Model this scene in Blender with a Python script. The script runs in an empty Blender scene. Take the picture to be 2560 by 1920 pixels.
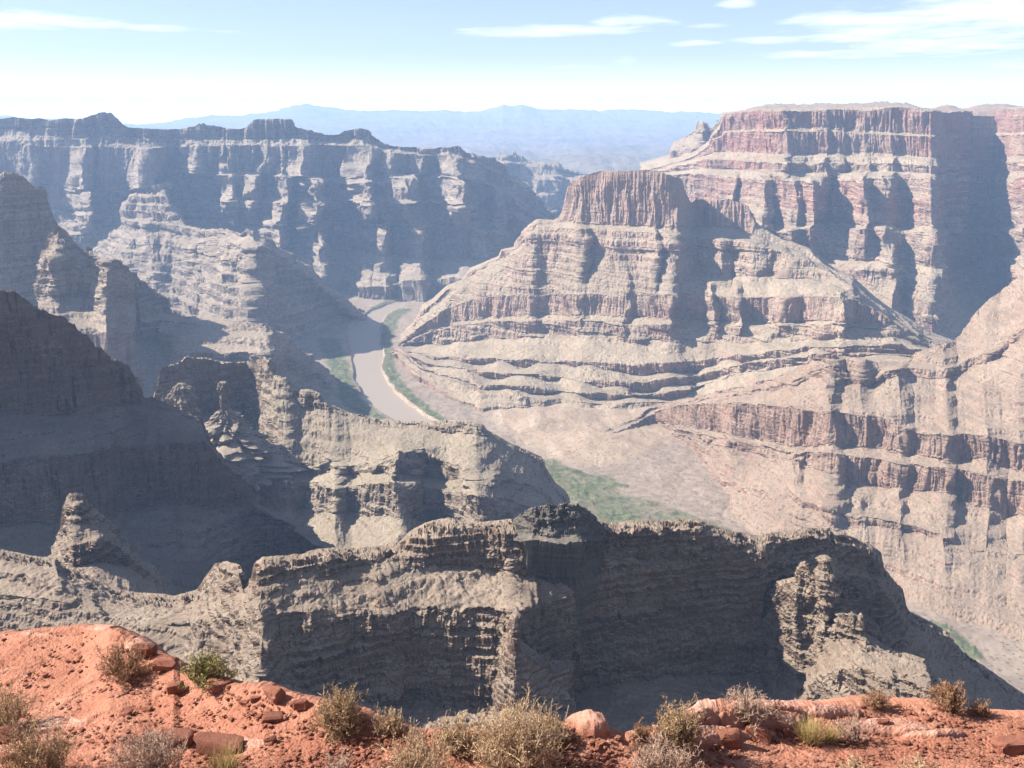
import bpy, math, random
import numpy as np

# ------------------------------------------------------------------ scene, camera, sky, sun
S = bpy.context.scene
C = S.collection
FPX, CX, CY = 2500.0, 1280.0, 960.0          # focal length and centre in photograph pixels (2560 x 1920)
PITCH = math.radians(14.85)
cam_d = bpy.data.cameras.new("camera")
cam = bpy.data.objects.new("camera", cam_d)
C.objects.link(cam)
cam.location = (0, 0, 0)
cam.rotation_euler = (math.radians(90) - PITCH, 0, 0)
cam_d.sensor_width = 36.0
cam_d.lens = 36.0 * FPX / 2560.0
cam_d.clip_start = 0.5
cam_d.clip_end = 150000
S.camera = cam
S.view_settings.view_transform = 'Standard'
S.view_settings.look = 'None'
S.view_settings.exposure = 1.5
S.view_settings.gamma = 1.0
S.render.engine = 'CYCLES'
S.cycles.use_denoising = True
S.cycles.use_adaptive_sampling = True
S.cycles.adaptive_threshold = 0.012
S.cycles.max_bounces = 5
S.cycles.diffuse_bounces = 2
S.cycles.volume_bounces = 3
S.cycles.transparent_max_bounces = 8

SUN_AZ = math.radians(82)                    # to the left of the view direction
SUN_EL = math.radians(37)
sun_d = bpy.data.lights.new("sun", 'SUN')
sun_d.energy = 5.0
sun_d.angle = math.radians(0.53)
sun_d.color = (1.0, 0.95, 0.87)
sun = bpy.data.objects.new("sun", sun_d)
C.objects.link(sun)
# direction to the sun: (-sin az * cos el, cos az * cos el, sin el)
sun.rotation_euler = (math.radians(90) - SUN_EL, 0, math.radians(180) + SUN_AZ)
sun.location = (-300, 60, 300)

W = bpy.data.worlds.new("World")
S.world = W
W.use_nodes = True
wn, wl = W.node_tree.nodes, W.node_tree.links
wn.clear()


def N(tree, typ, **kw):
    n = tree.nodes.new(typ)
    for k, v in kw.items():
        if k.startswith("i_"):
            n.inputs[k[2:].replace("_", " ")].default_value = v
        else:
            setattr(n, k, v)
    return n


def math_node(tree, op, a, b=None, c=None, clamp=False):
    n = tree.nodes.new('ShaderNodeMath')
    n.operation = op
    n.use_clamp = clamp
    for i, x in enumerate((a, b, c)):
        if x is None:
            continue
        if isinstance(x, (int, float)):
            n.inputs[i].default_value = x
        else:
            tree.links.new(x, n.inputs[i])
    return n.outputs[0]


def ramp_val(t, x, lo, hi):
    n = N(t, 'ShaderNodeMapRange')
    n.interpolation_type = 'SMOOTHSTEP'
    n.inputs['From Min'].default_value = lo
    n.inputs['From Max'].default_value = hi
    t.links.new(x, n.inputs['Value'])
    return n.outputs[0]


def build_world():
    t = W.node_tree
    out = N(t, 'ShaderNodeOutputWorld')
    bg = N(t, 'ShaderNodeBackground')
    sky = N(t, 'ShaderNodeTexSky')
    sky.sky_type = 'NISHITA'
    sky.sun_disc = False
    sky.sun_elevation = SUN_EL
    sky.sun_rotation = -SUN_AZ
    sky.altitude = 1200
    sky.air_density = 1.0
    sky.dust_density = 0.6
    sky.ozone_density = 2.5
    bg.inputs['Strength'].default_value = 0.05
    # thin high clouds at known places in the sky (azimuth and elevation in degrees)
    co = N(t, 'ShaderNodeTexCoord')
    sep = N(t, 'ShaderNodeSeparateXYZ')
    t.links.new(co.outputs['Generated'], sep.inputs[0])
    az = math_node(t, 'ARCTAN2', sep.outputs[0], sep.outputs[1])
    az = math_node(t, 'MULTIPLY', az, 57.2958)
    el = math_node(t, 'ARCSINE', sep.outputs[2])
    el = math_node(t, 'MULTIPLY', el, 57.2958)
    # wispy noise drawn on a horizontal layer far overhead
    zc = math_node(t, 'MAXIMUM', sep.outputs[2], 0.02)
    px = math_node(t, 'DIVIDE', sep.outputs[0], zc)
    py = math_node(t, 'DIVIDE', sep.outputs[1], zc)
    cv = N(t, 'ShaderNodeCombineXYZ')
    t.links.new(math_node(t, 'MULTIPLY', px, 0.9), cv.inputs[0])
    t.links.new(math_node(t, 'MULTIPLY', py, 0.55), cv.inputs[1])
    n1 = N(t, 'ShaderNodeTexNoise')
    n1.inputs['Scale'].default_value = 1.0
    n1.inputs['Detail'].default_value = 9.0
    n1.inputs['Roughness'].default_value = 0.62
    n1.inputs['Distortion'].default_value = 0.3
    t.links.new(cv.outputs[0], n1.inputs['Vector'])
    nz = math_node(t, 'SUBTRACT', n1.outputs[0], 0.5)
    total = None
    #        az    el   half-width half-height weight
    for (a, e, wa, we, k) in CLOUDS:
        dx = math_node(t, 'DIVIDE', math_node(t, 'SUBTRACT', az, a), wa)
        dy = math_node(t, 'DIVIDE', math_node(t, 'SUBTRACT', el, e), we)
        d2 = math_node(t, 'ADD', math_node(t, 'MULTIPLY', dx, dx), math_node(t, 'MULTIPLY', dy, dy))
        m = math_node(t, 'SUBTRACT', 1.0, d2)
        m = math_node(t, 'ADD', m, math_node(t, 'MULTIPLY', nz, 5.0))
        m = math_node(t, 'MULTIPLY', m, 0.9 * k, clamp=True)
        total = m if total is None else math_node(t, 'MAXIMUM', total, m)
    # thin veil low in the sky
    veil = math_node(t, 'SUBTRACT', 1.0, math_node(t, 'DIVIDE', math_node(t, 'ABSOLUTE', math_node(t, 'SUBTRACT', el, -1.0)), 4.4), clamp=True)
    veil = math_node(t, 'MULTIPLY', veil, math_node(t, 'ADD', math_node(t, 'MULTIPLY', nz, 1.0), 1.0), clamp=True)
    total = math_node(t, 'MAXIMUM', math_node(t, 'MULTIPLY', total, .8), veil)
    total = math_node(t, 'ADD', math_node(t, 'MULTIPLY', total, .88), .10)
    tint = N(t, 'ShaderNodeMix', data_type='RGBA', blend_type='MULTIPLY')
    tint.inputs[0].default_value = 1.0
    t.links.new(sky.outputs[0], tint.inputs[6])
    tint.inputs[7].default_value = (1.04, .97, 1.06, 1)
    mix = N(t, 'ShaderNodeMix', data_type='RGBA')
    t.links.new(total, mix.inputs[0])
    t.links.new(tint.outputs[2], mix.inputs[6])
    cb = N(t, 'ShaderNodeMix', data_type='RGBA')
    t.links.new(ramp_val(t, el, 3.2, .3), cb.inputs[0])
    cb.inputs[6].default_value = (10, 9.9, 9.8, 1)
    cb.inputs[7].default_value = (23, 20.5, 18, 1)
    t.links.new(cb.outputs[2], mix.inputs[7])
    t.links.new(mix.outputs[2], bg.inputs['Color'])
    t.links.new(bg.outputs[0], out.inputs[0])


def ang(u, v):
    """photograph pixel -> azimuth, elevation in degrees"""
    k = (CY - v) / FPX
    x, y, z = (u - CX) / FPX, math.cos(PITCH) + k * math.sin(PITCH), -math.sin(PITCH) + k * math.cos(PITCH)
    return math.degrees(math.atan2(x, y)), math.degrees(math.atan2(z, math.hypot(x, y)))


CLOUDS = []
for (u, v, wu, wv, k) in [(20, 42, 230, 22, 1.0), (95, 55, 190, 9, .8), (415, 71, 105, 8, .8), (560, 78, 60, 4, .5),
                          (1420, 75, 220, 13, .8), (1600, 58, 130, 18, .95), (1350, 84, 170, 9, .8), (1770, 64, 60, 6, .5),
                          (1840, 7, 55, 12, .9), (1568, 151, 40, 12, .8), (1735, 108, 75, 8, .7), (1910, 100, 90, 8, .7),
                          (2100, 50, 110, 28, .85), (2300, 60, 260, 55, .95), (2480, 30, 260, 50, 1.0), (2350, 112, 240, 22, .9),
                          (2080, 135, 200, 12, .8), (2540, 160, 60, 10, .6), (1450, 168, 120, 5, .4)]:
    a, e = ang(u, v)
    CLOUDS.append((a, e, math.degrees(wu / FPX), math.degrees(wv / FPX), k))
build_world()

# ------------------------------------------------------------------ numpy noise
rngT = np.random.RandomState(7)
GR = np.array([(1, 1, 0), (-1, 1, 0), (1, -1, 0), (-1, -1, 0), (1, 0, 1), (-1, 0, 1), (1, 0, -1), (-1, 0, -1),
               (0, 1, 1), (0, -1, 1), (0, 1, -1), (0, -1, -1), (1, 1, 0), (-1, 1, 0), (0, -1, 1), (0, -1, -1)], np.float32)


def _h(ix, iy, iz):
    h = (ix.astype(np.uint32) * np.uint32(374761393) + iy.astype(np.uint32) * np.uint32(668265263)
         + iz.astype(np.uint32) * np.uint32(2147483647))
    h = (h ^ (h >> np.uint32(13))) * np.uint32(1274126177)
    return h ^ (h >> np.uint32(16))


def perlin(x, y, z):
    x, y, z = np.broadcast_arrays(np.asarray(x, np.float64), np.asarray(y, np.float64), np.asarray(z, np.float64))
    ix, iy, iz = np.floor(x).astype(np.int64), np.floor(y).astype(np.int64), np.floor(z).astype(np.int64)
    fx, fy, fz = (x - ix).astype(np.float32), (y - iy).astype(np.float32), (z - iz).astype(np.float32)
    sx, sy, sz = [f * f * f * (f * (f * 6 - 15) + 10) for f in (fx, fy, fz)]
    r = 0
    for a in (0, 1):
        wx = sx if a else 1 - sx
        for b in (0, 1):
            wy = sy if b else 1 - sy
            for c in (0, 1):
                wz = sz if c else 1 - sz
                g = GR[(_h(ix + a, iy + b, iz + c) & np.uint32(15)).astype(np.int64)]
                d = g[..., 0] * (fx - a) + g[..., 1] * (fy - b) + g[..., 2] * (fz - c)
                r = r + wx * wy * wz * d
    return r


def fbm(x, y, z, oct=4, gain=.5):
    r, a, f = 0, 1.0, 1.0
    for i in range(oct):
        r = r + a * perlin(x * f + 17.3 * i, y * f - 9.1 * i, z * f + 4.7 * i)
        a *= gain
        f *= 2.03
    return r


def billow(x, y, z):
    """rounded lumps with sharp creases, about 0..1"""
    return np.minimum(np.abs(perlin(x, y, z)) * 1.7, 1.1)


def rand1(i, seed=0):
    i = np.asarray(i).astype(np.int64)
    return (_h(i, i * 0 + seed, i * 0 + 11) & np.uint32(65535)).astype(np.float32) / 65535.0


def rand2(i, j, seed=0):
    return (_h(i, j, i * 0 + 77 + seed) & np.uint32(65535)).astype(np.float32) / 65535.0


def beds(z, h, seed, soft=.16):
    """stepped random ledge depth as a function of height: -1..1"""
    q = z / h + .9 * perlin(z / h * .31, seed * 1.3, 0.5) + .5 * perlin(z / h * .13, seed * 2.1, 4.5)
    i = np.floor(q)
    f = q - i
    a, b = rand1(i, seed), rand1(i + 1, seed)
    s = np.clip((f - (1 - soft)) / soft, 0, 1)
    s = s * s * (3 - 2 * s)
    return (a + (b - a) * s) * 2 - 1


def terrace(z, h, amt, k=.55):
    q = z / h + .8 * perlin(z / h * .29, 7.7, 0.5)
    i = np.floor(q)
    f = q - i
    s = np.clip((f - k) / (1 - k), 0, 1)
    s = s * s * (3 - 2 * s)
    g = .25 * f + .75 * s
    return z + amt * (g - f) * h


def lerp_tab(tab, u):
    if isinstance(tab, (int, float)):
        return np.full_like(u, float(tab))
    a = np.array(tab, float)
    return np.interp(u, a[:, 0], a[:, 1])


def smooth1(a, k):
    if k < 2:
        return a
    w = np.hanning(2 * k + 3)[1:-1]
    w /= w.sum()
    return np.convolve(np.pad(a, k, mode='edge'), w, 'valid')


def ray_z(v, y):
    """height of the point seen in photograph row v at forward distance y"""
    return y * np.tan(np.arctan((CY - v) / FPX) - PITCH)


def ray_x(u, y, z):
    return (u - CX) / FPX * (y * math.cos(PITCH) - z * math.sin(PITCH))


def to_uv(x, y, z):
    d = y * math.cos(PITCH) - z * math.sin(PITCH)
    return CX + FPX * x / d, CY - FPX * (y * math.sin(PITCH) + z * math.cos(PITCH)) / d


# ------------------------------------------------------------------ mesh helpers
def mesh_grid(name, P, mat, attrs=None, smooth=True):
    """P: (rows, cols, 3) -> quad grid object"""
    R, Q = P.shape[:2]
    me = bpy.data.meshes.new(name)
    nv = R * Q
    me.vertices.add(nv)
    me.vertices.foreach_set('co', np.ascontiguousarray(P.reshape(-1), np.float32))
    i = np.arange(R - 1)[:, None] * Q + np.arange(Q - 1)[None, :]
    f = np.stack([i, i + Q, i + Q + 1, i + 1], -1).reshape(-1)
    nf = len(f) // 4
    me.loops.add(nf * 4)
    me.loops.foreach_set('vertex_index', f.astype(np.int32))
    me.polygons.add(nf)
    me.polygons.foreach_set('loop_start', np.arange(nf, dtype=np.int32) * 4)
    me.polygons.foreach_set('use_smooth', np.full(nf, smooth))
    for k, a in (attrs or {}).items():
        at = me.attributes.new(k, 'FLOAT', 'POINT')
        at.data.foreach_set('value', np.ascontiguousarray(a.reshape(-1), np.float32))
    me.update()
    me.validate()
    me.materials.append(mat)
    o = bpy.data.objects.new(name, me)
    C.objects.link(o)
    return o


def mesh_raw(name, V, F, mat, parent=None, smooth=False):
    me = bpy.data.meshes.new(name)
    me.from_pydata([tuple(p) for p in V], [], F)
    me.update()
    if smooth:
        me.polygons.foreach_set('use_smooth', [True] * len(me.polygons))
    me.materials.append(mat)
    o = bpy.data.objects.new(name, me)
    C.objects.link(o)
    if parent:
        o.parent = parent
    return o


def tag(o, label, cat=None, group=None, kind=None):
    if label:
        o['label'] = label
    if cat:
        o['category'] = cat
    if group:
        o['group'] = group
    if kind:
        o['kind'] = kind
    return o


# ------------------------------------------------------------------ materials
def rock_material(name, cliff, slope, unit, streak=.5, red=None, speck=.35, band=1.0, bump=.75, rough=.95):
    """stratified rock: cliff and slope are lists of three colours; unit = metres per picture pixel there"""
    m = bpy.data.materials.new(name)
    m.use_nodes = True
    t = m.node_tree
    t.nodes.clear()
    out = N(t, 'ShaderNodeOutputMaterial')
    K = .62
    cliff = [tuple(x * K for x in c) for c in cliff]
    slope = [tuple(x * K for x in c) for c in slope]
    red = tuple(x * K for x in red) if red else None
    b = N(t, 'ShaderNodeBsdfPrincipled')
    b.inputs['Roughness'].default_value = rough
    b.inputs['Specular IOR Level'].default_value = 0.12
    t.links.new(b.outputs[0], out.inputs[0])
    g = N(t, 'ShaderNodeNewGeometry')
    pos = g.outputs['Position']

    def noise(sx, sy, sz, detail=4, rough=.55, dist=0.0):
        mp = N(t, 'ShaderNodeMapping')
        mp.inputs['Scale'].default_value = (sx, sy, sz)
        t.links.new(pos, mp.inputs['Vector'])
        n = N(t, 'ShaderNodeTexNoise')
        n.inputs['Scale'].default_value = 1.0
        n.inputs['Detail'].default_value = detail
        n.inputs['Roughness'].default_value = rough
        n.inputs['Distortion'].default_value = dist
        t.links.new(mp.outputs[0], n.inputs['Vector'])
        return n.outputs[0]

    def ramp(fac, cols, lo=.3, hi=.7):
        r = N(t, 'ShaderNodeValToRGB')
        e = r.color_ramp.elements
        while len(e) < len(cols):
            e.new(.5)
        for i, c in enumerate(cols):
            e[i].position = lo + (hi - lo) * i / (len(cols) - 1)
            e[i].color = (*c, 1)
        t.links.new(fac, r.inputs[0])
        return r.outputs[0]

    def mixc(fac, a, b_, mode='MIX'):
        n = N(t, 'ShaderNodeMix', data_type='RGBA', blend_type=mode)
        for s, x in ((0, fac), (6, a), (7, b_)):
            if isinstance(x, (int, float)):
                n.inputs[s].default_value = x
            elif isinstance(x, tuple):
                n.inputs[s].default_value = (*x, 1)
            else:
                t.links.new(x, n.inputs[s])
        return n.outputs[2]
    u = unit
    # strata bands: stretched along the beds
    bed = noise(.004 / u, .004 / u, .16 / u * band, 5, .6)
    bed2 = noise(.012 / u, .012 / u, .45 / u * band, 3, .5)
    ma = N(t, 'ShaderNodeAttribute', attribute_name='massive').outputs['Fac']
    inv = math_node(t, 'SUBTRACT', 1.0, math_node(t, 'MULTIPLY', ma, .8))
    col_c = ramp(bed, cliff, .33, .67)
    col_c = mixc(math_node(t, 'MULTIPLY', ma, .7), col_c, cliff[1])
    col_c = mixc(math_node(t, 'MULTIPLY', math_node(t, 'MULTIPLY', ramp_val(t, bed2, .42, .62), .35), inv), col_c, tuple(x * .68 for x in cliff[0]))
    stk = noise(.16 / u, .16 / u, .012 / u, 4, .6)
    col_c = mixc(math_node(t, 'MULTIPLY', ramp_val(t, stk, .5, .68), streak), col_c, tuple(x * .55 for x in cliff[0]))
    if red is not None:
        rn = noise(.01 / u, .01 / u, .02 / u, 4, .6)
        rf = math_node(t, 'MULTIPLY', ramp_val(t, rn, .44, .62), .75)
        rf = math_node(t, 'MAXIMUM', rf, math_node(t, 'MULTIPLY', ma, math_node(t, 'MULTIPLY', ramp_val(t, rn, .30, .62), .8)))
        col_c = mixc(rf, col_c, red)
    var = noise(.02 / u, .02 / u, .03 / u, 6, .62)
    col_s = ramp(var, slope, .32, .68)
    sp = noise(.42 / u, .42 / u, .42 / u, 3, .7)
    col_s = mixc(math_node(t, 'MULTIPLY', ramp_val(t, sp, .54, .66), speck), col_s, tuple(x * .45 for x in slope[0]))
    vo = N(t, 'ShaderNodeTexVoronoi')
    vo.inputs['Scale'].default_value = .16 / u
    t.links.new(pos, vo.inputs['Vector'])
    dots = math_node(t, 'SUBTRACT', 1.0, ramp_val(t, vo.outputs['Distance'], .12, .26))
    dots = math_node(t, 'MULTIPLY', dots, ramp_val(t, noise(.03 / u, .03 / u, .03 / u, 3, .6), .4, .6))
    col_s = mixc(math_node(t, 'MULTIPLY', dots, .75), col_s, (.055, .052, .03))
    # steepness, broken up by noise
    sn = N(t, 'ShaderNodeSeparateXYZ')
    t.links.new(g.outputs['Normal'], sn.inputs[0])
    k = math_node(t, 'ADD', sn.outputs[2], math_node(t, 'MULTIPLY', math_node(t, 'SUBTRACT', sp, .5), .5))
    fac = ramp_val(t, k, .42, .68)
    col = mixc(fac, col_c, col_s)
    grain = noise(.25 / u, .25 / u, .3 / u, 6, .75)
    col = mixc(1.0, col, ramp(grain, [(.78, .78, .79), (1.0, 1.0, 1.0), (1.18, 1.17, 1.14)], .3, .7), 'MULTIPLY')
    t.links.new(col, b.inputs['Base Color'])
    if bump:
        bn = N(t, 'ShaderNodeBump')
        bn.inputs['Strength'].default_value = .75 * bump
        bn.inputs['Distance'].default_value = 2.6 * u
        h = math_node(t, 'ADD', noise(.3 / u, .3 / u, .42 / u, 5, .7), math_node(t, 'MULTIPLY', bed2, .7))
        t.links.new(h, bn.inputs['Height'])
        t.links.new(bn.outputs[0], b.inputs['Normal'])
    return m


# ------------------------------------------------------------------ lofted rock formations
def loft(name, mat, ybase, rows, spur=None, back=(150, 40), dens=1.0, L=60, amp=1.0, bedamp=1.0, ter=(14, .7),
         seed=1, gully=1.0, usm=6, depth=-930, top_rough=1.0, crest=1.0, flat=True, massive=(), blocky=1.0, tuck=-25):
    """rows: (dy, spur amount, [(u, v) ...]) from the crest down; dy metres towards (-) the camera, a table of
    (u, dy), or ('z', height).  Each row is a bed line of the formation at its own distance."""
    u0 = min(p[0] for p in rows[0][2])
    u1 = max(p[0] for p in rows[0][2])
    uu = np.linspace(u0, u1, 2000)
    vc = lerp_tab(rows[0][2], uu)
    step = np.hypot(np.diff(uu), np.clip(np.abs(np.diff(vc)), 0, 3 * (uu[1] - uu[0])) * .8)
    al = np.concatenate([[0], np.cumsum(step)])
    ncol = int(al[-1] / 2.5 * dens)
    u = np.interp(np.linspace(0, al[-1], ncol), al, uu)
    yb = lerp_tab(ybase, u)
    yb = smooth1(yb, usm)
    sp = np.zeros_like(u)
    if spur:
        pass
    unit = float(np.median(yb)) / 1000.0
    ctrl = []
    for (dy, am, pts) in rows:
        v = lerp_tab(pts, u)
        v = smooth1(v, 2)
        if isinstance(dy, tuple):
            z = np.full_like(u, dy[1])
            y = z / np.tan(np.arctan((CY - v) / FPX) - PITCH)
        else:
            y = yb + lerp_tab(dy, u)
            z = ray_z(v, y)
        ctrl.append((np.stack([ray_x(u, y, z), y, z], -1), v))
    P0 = ctrl[0][0]
    dirxy = P0[:, :2] / np.linalg.norm(P0[:, :2], axis=1, keepdims=True)
    bw, bd = back
    pb1 = P0.copy(); pb1[:, :2] += dirxy * bw; pb1[:, 2] -= bd
    pb2 = pb1.copy(); pb2[:, :2] += dirxy * 300 * unit; pb2[:, 2] = np.minimum(pb1[:, 2] - 20, depth)
    pe = ctrl[-1][0].copy(); pe[:, :2] += dirxy * tuck * unit; pe[:, 2] = np.minimum(pe[:, 2] - 70 * unit, depth)
    chain = [pb2, pb1] + [c[0] for c in ctrl] + [pe]
    cnt = [3, max(5, int(bw / unit / 5 * dens))]
    for a, b in zip(ctrl[:-1], ctrl[1:]):
        cnt.append(int(max(4, np.percentile(np.abs(b[1] - a[1]), 75) / 2.5 * dens * 1.15)))
    cnt.append(14)
    rowsP, rk = [], []
    for i, n in enumerate(cnt):
        for k in range(n):
            f = k / n
            rowsP.append(chain[i] * (1 - f) + chain[i + 1] * f)
            rk.append(i + f)
    rowsP.append(chain[-1]); rk.append(len(cnt))
    P = np.stack(rowsP)
    rk = np.array(rk)[:, None]
    rk_ = rk[:, 0]
    if spur:
        # spurs and alcoves wander sideways from bed to bed; they stand out along the line of sight
        am = np.interp(rk_, np.arange(len(ctrl)) + 2, [r[1] for r in rows])[:, None]
        uu_ = u[None, :] + 15 * fbm(u[None, :] / 70, rk * .8, seed * 3.3, 3) + 5 * perlin(u[None, :] / 14, rk * 2.1, seed * 1.7)
        levels = spur if isinstance(spur[0][1], list) else [(0, spur)]
        lv = np.array([q[0] for q in levels], float) + 2
        tabs = [np.interp(uu_, np.array(q[1])[:, 0], np.array(q[1])[:, 1]) for q in levels]
        if len(levels) == 1:
            spf = tabs[0]
        else:
            pos = np.interp(rk_, lv, np.arange(len(levels)))[:, None]
            spf = sum(tb * np.clip(1 - np.abs(pos - i), 0, 1) for i, tb in enumerate(tabs))
        spf = spf * (1 + .5 * perlin(u[None, :] / 50, rk * 1.1, seed + .5))
        P = P * (1 - am * spf / np.linalg.norm(P, axis=-1))[..., None]
    # smoothed base normals
    def normals(P):
        ds = np.gradient(P, axis=1)
        dt = np.gradient(P, axis=0)
        n = np.cross(dt, ds)
        n /= np.linalg.norm(n, axis=-1, keepdims=True) + 1e-9
        return n
    n = normals(P)
    if np.mean(n[len(P) // 2, :, 1]) > 0 and np.mean(n[len(P) // 2, :, 2]) < 0.2:
        n = -n
    for _ in range(3):                                   # soften over neighbouring columns
        n[:, 1:-1] = (n[:, :-2] + 2 * n[:, 1:-1] + n[:, 2:]) / 4
        n[1:-1] = (n[:-2] + 2 * n[1:-1] + n[2:]) / 4
    hor = n[..., :2]
    hl = np.linalg.norm(hor, axis=-1)
    steep = np.clip((hl - .25) / .55, 0, 1)
    hor = hor / (hl[..., None] + 1e-6)
    x, y, z = P[..., 0], P[..., 1], P[..., 2]
    mid = P[len(P) // 2]
    s = np.concatenate([[0], np.cumsum(np.linalg.norm(np.diff(mid[:, :2], axis=0), axis=1))])[None, :] + 0 * x
    Lm = L * unit
    so = seed * 13.7
    fade = np.clip((rk - 1.0) / .3, 0, 1)               # leave the hidden back alone
    # big buttresses and alcoves, then smaller ones, then blocks
    mass = np.zeros_like(rk)
    for (a_, b_) in massive:
        mass = np.maximum(mass, np.clip(np.minimum(rk - a_, b_ - rk) / .08 + .5, 0, 1))
    mass = mass + 0 * x
    d = 0
    w = .35 * perlin(x / Lm / 2, y / Lm / 2, z / Lm + so)
    cl = steep
    d = d + Lm * .20 * (fbm(s / Lm / 1.6 + w, z / Lm / 3 + so, rk * .2 + so, 2) * 1.4)
    d = d + Lm * .17 * (billow(s / Lm + w, z / Lm / 3, so + 3.1) - .4)
    d = d + Lm * .10 * (billow(s / Lm * 2.7 + w, z / Lm / 1.2, so + 5.7) - .4) * (.25 + .75 * steep)
    zf = 1 - .55 * mass
    d = d + Lm * .055 * (billow(s / Lm * 6.3 + 2 * w, z / Lm * 1.1 * zf, so + 8.1) - .4) * cl * (1 + .8 * mass)
    d = d + Lm * .034 * (billow(s / Lm * 13 + 3 * w, z / Lm * 2.2 * zf, so + 12.1) - .4) * cl * (1 + .8 * mass)
    d = d + Lm * .06 * (1 - steep) * fbm(x / Lm * 2.5, y / Lm * 2.5, z / Lm * 2.5 + so, 3, .55)
    d = d + Lm * .022 * (billow(x / Lm * 12, y / Lm * 12, z / Lm * 9 + so) - .4)
    d = d + Lm * .012 * perlin(x / Lm * 31, y / Lm * 31, z / Lm * 27 + so)
    d = d * amp
    zw = z + .045 * Lm * perlin(x / Lm / 3, y / Lm / 3, so) + .012 * Lm * perlin(x / Lm * 3, y / Lm * 3, so)
    lat = np.clip(.75 + 1.1 * perlin(x / Lm * 1.3, y / Lm * 1.3, z / Lm * 3 + so + 9), .1, 1.6)
    bd_ = (.060 * beds(zw, .33 * Lm, seed) + .032 * beds(zw, .14 * Lm, seed + 5) + .014 * beds(zw, .06 * Lm, seed + 9)) * Lm * lat
    d = d + bd_ * bedamp * (.3 + .7 * steep) * (1 - .75 * mass)
    # blocks between joints: every bed is cut into pieces that stand out differently
    for wv, hv, av in ((.30, .22, .034), (.11, .085, .020), (.05, .045, .010)):
        bi = np.floor(zw / (hv * Lm)).astype(np.int64)
        si = np.floor(s / (wv * Lm) + 7 * rand1(bi, seed) + .6 * w).astype(np.int64)
        d = d + Lm * av * (rand2(si, bi, seed) - .5) * 2 * steep * amp * blocky * (1 - .5 * mass)
    # gullies running straight down the slopes
    gl = np.abs(perlin(s / (.35 * Lm) + 1.5 * w, rk * .35 + so, so)) + .5 * np.abs(perlin(s / (.12 * Lm) + w, rk * .6, so + 2))
    d = d - Lm * .05 * gully * (1 - np.clip(gl * 2.2, 0, 1)) * np.clip(1.2 - steep, .2, 1)
    # the crest keeps its place; its blocks stay
    cm = np.clip(np.abs(rk - 2.0) / .35, 0, 1)
    d = d * fade * (.25 + .75 * cm)
    hf = np.where(hl > .12, 1, hl / .12) * np.clip(hl * 1.6, .0, 1)
    Pn = P.copy()
    Pn[..., :2] += hor * (d * hf)[..., None]
    rough = (Lm * .022 * fbm(x / Lm * 3, y / Lm * 3, z / Lm * 3 + so + 7, 3, .5) * top_rough
             + Lm * .022 * (billow(x / Lm * 4.7, y / Lm * 4.7, so) - .35) * max(top_rough - 1, 0)
             + Lm * .008 * (billow(x / Lm * 9, y / Lm * 9, so) - .35) + Lm * .006 * fbm(x / Lm * 12, y / Lm * 12, so, 2, .5)
             + Lm * .004 * (billow(x / Lm * 22, y / Lm * 22, z / Lm * 9 + so) - .35))
    Pn[..., 2] += rough * fade
    top = np.clip(1 - np.abs(rk - 1.6) / .75, 0, 1)
    wx, wy = x + .05 * Lm * perlin(x / Lm * 5, y / Lm * 5, so), y + .05 * Lm * perlin(x / Lm * 5, y / Lm * 5, so + 9)
    rub = -.05
    for i, (wv, av) in enumerate(((.33, .10), (.15, .07), (.07, .05))):
        rub = rub + av * (rand2(np.floor(wx / (wv * Lm)).astype(np.int64), np.floor(wy / (wv * Lm * .8)).astype(np.int64), seed + i) - .4)
    Pn[..., 2] += top * crest * Lm * rub
    near = np.clip(1 - np.abs(rk - 1.95) / .4, 0, 1)
    near = near * near * (3 - 2 * near)
    blk = sum(av * (rand1(np.floor(s / (wv * Lm) + 3 * w), seed + 40 + i) - .5) for i, (wv, av) in enumerate(((.5, .05), (.19, .045), (.08, .03))))
    Pn[..., 2] += near * crest * Lm * (blk + .02 * perlin(x / Lm * 17, y / Lm * 17, so))
    th, ta = ter
    if ta > 0:
        z2 = Pn[..., 2] + .04 * Lm * perlin(x / Lm / 2, y / Lm / 2, so + 21) + .012 * Lm * (billow(x / Lm * 8, y / Lm * 8, so) - .4) + .006 * Lm * perlin(x / Lm * 22, y / Lm * 22, so)
        la = np.clip(.75 + 1.2 * perlin(x / Lm * .9, y / Lm * .9, so + 31), .15, 1) * ta * (1 - .8 * mass)
        t1 = terrace(z2, th * unit, la) - z2
        t2 = terrace(z2 + t1, th * unit * .37, la * .45) - z2
        Pn[..., 2] += t2 * fade
    o = mesh_grid(name, Pn, mat, {'massive': mass}, smooth=not flat)
    tag(o, None, None, None, 'structure')
    return o


# ---- colours (linear base colours)
grey_c = [(.11, .072, .052), (.18, .118, .085), (.28, .186, .135)]  # near cliff tones darkened to deepen the shade on steep faces
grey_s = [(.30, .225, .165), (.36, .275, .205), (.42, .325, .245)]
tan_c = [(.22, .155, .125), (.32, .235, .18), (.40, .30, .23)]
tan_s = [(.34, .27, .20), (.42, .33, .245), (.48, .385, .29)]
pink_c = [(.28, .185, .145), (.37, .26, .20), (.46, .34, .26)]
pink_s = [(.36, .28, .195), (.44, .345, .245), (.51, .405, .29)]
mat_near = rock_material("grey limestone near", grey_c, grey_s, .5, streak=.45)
mat_pinnacle = rock_material("pale pinnacle rock", tan_c, [(.36, .29, .22), (.42, .34, .26), (.48, .39, .30)], 1.4)  # lighter tones than the tan ridge around it
mat_dark = rock_material("dark grey knob rock", [(.09, .075, .065), (.14, .118, .10), (.19, .16, .135)], [(.17, .145, .12), (.21, .18, .15), (.25, .215, .18)], .5, streak=.3)
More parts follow.
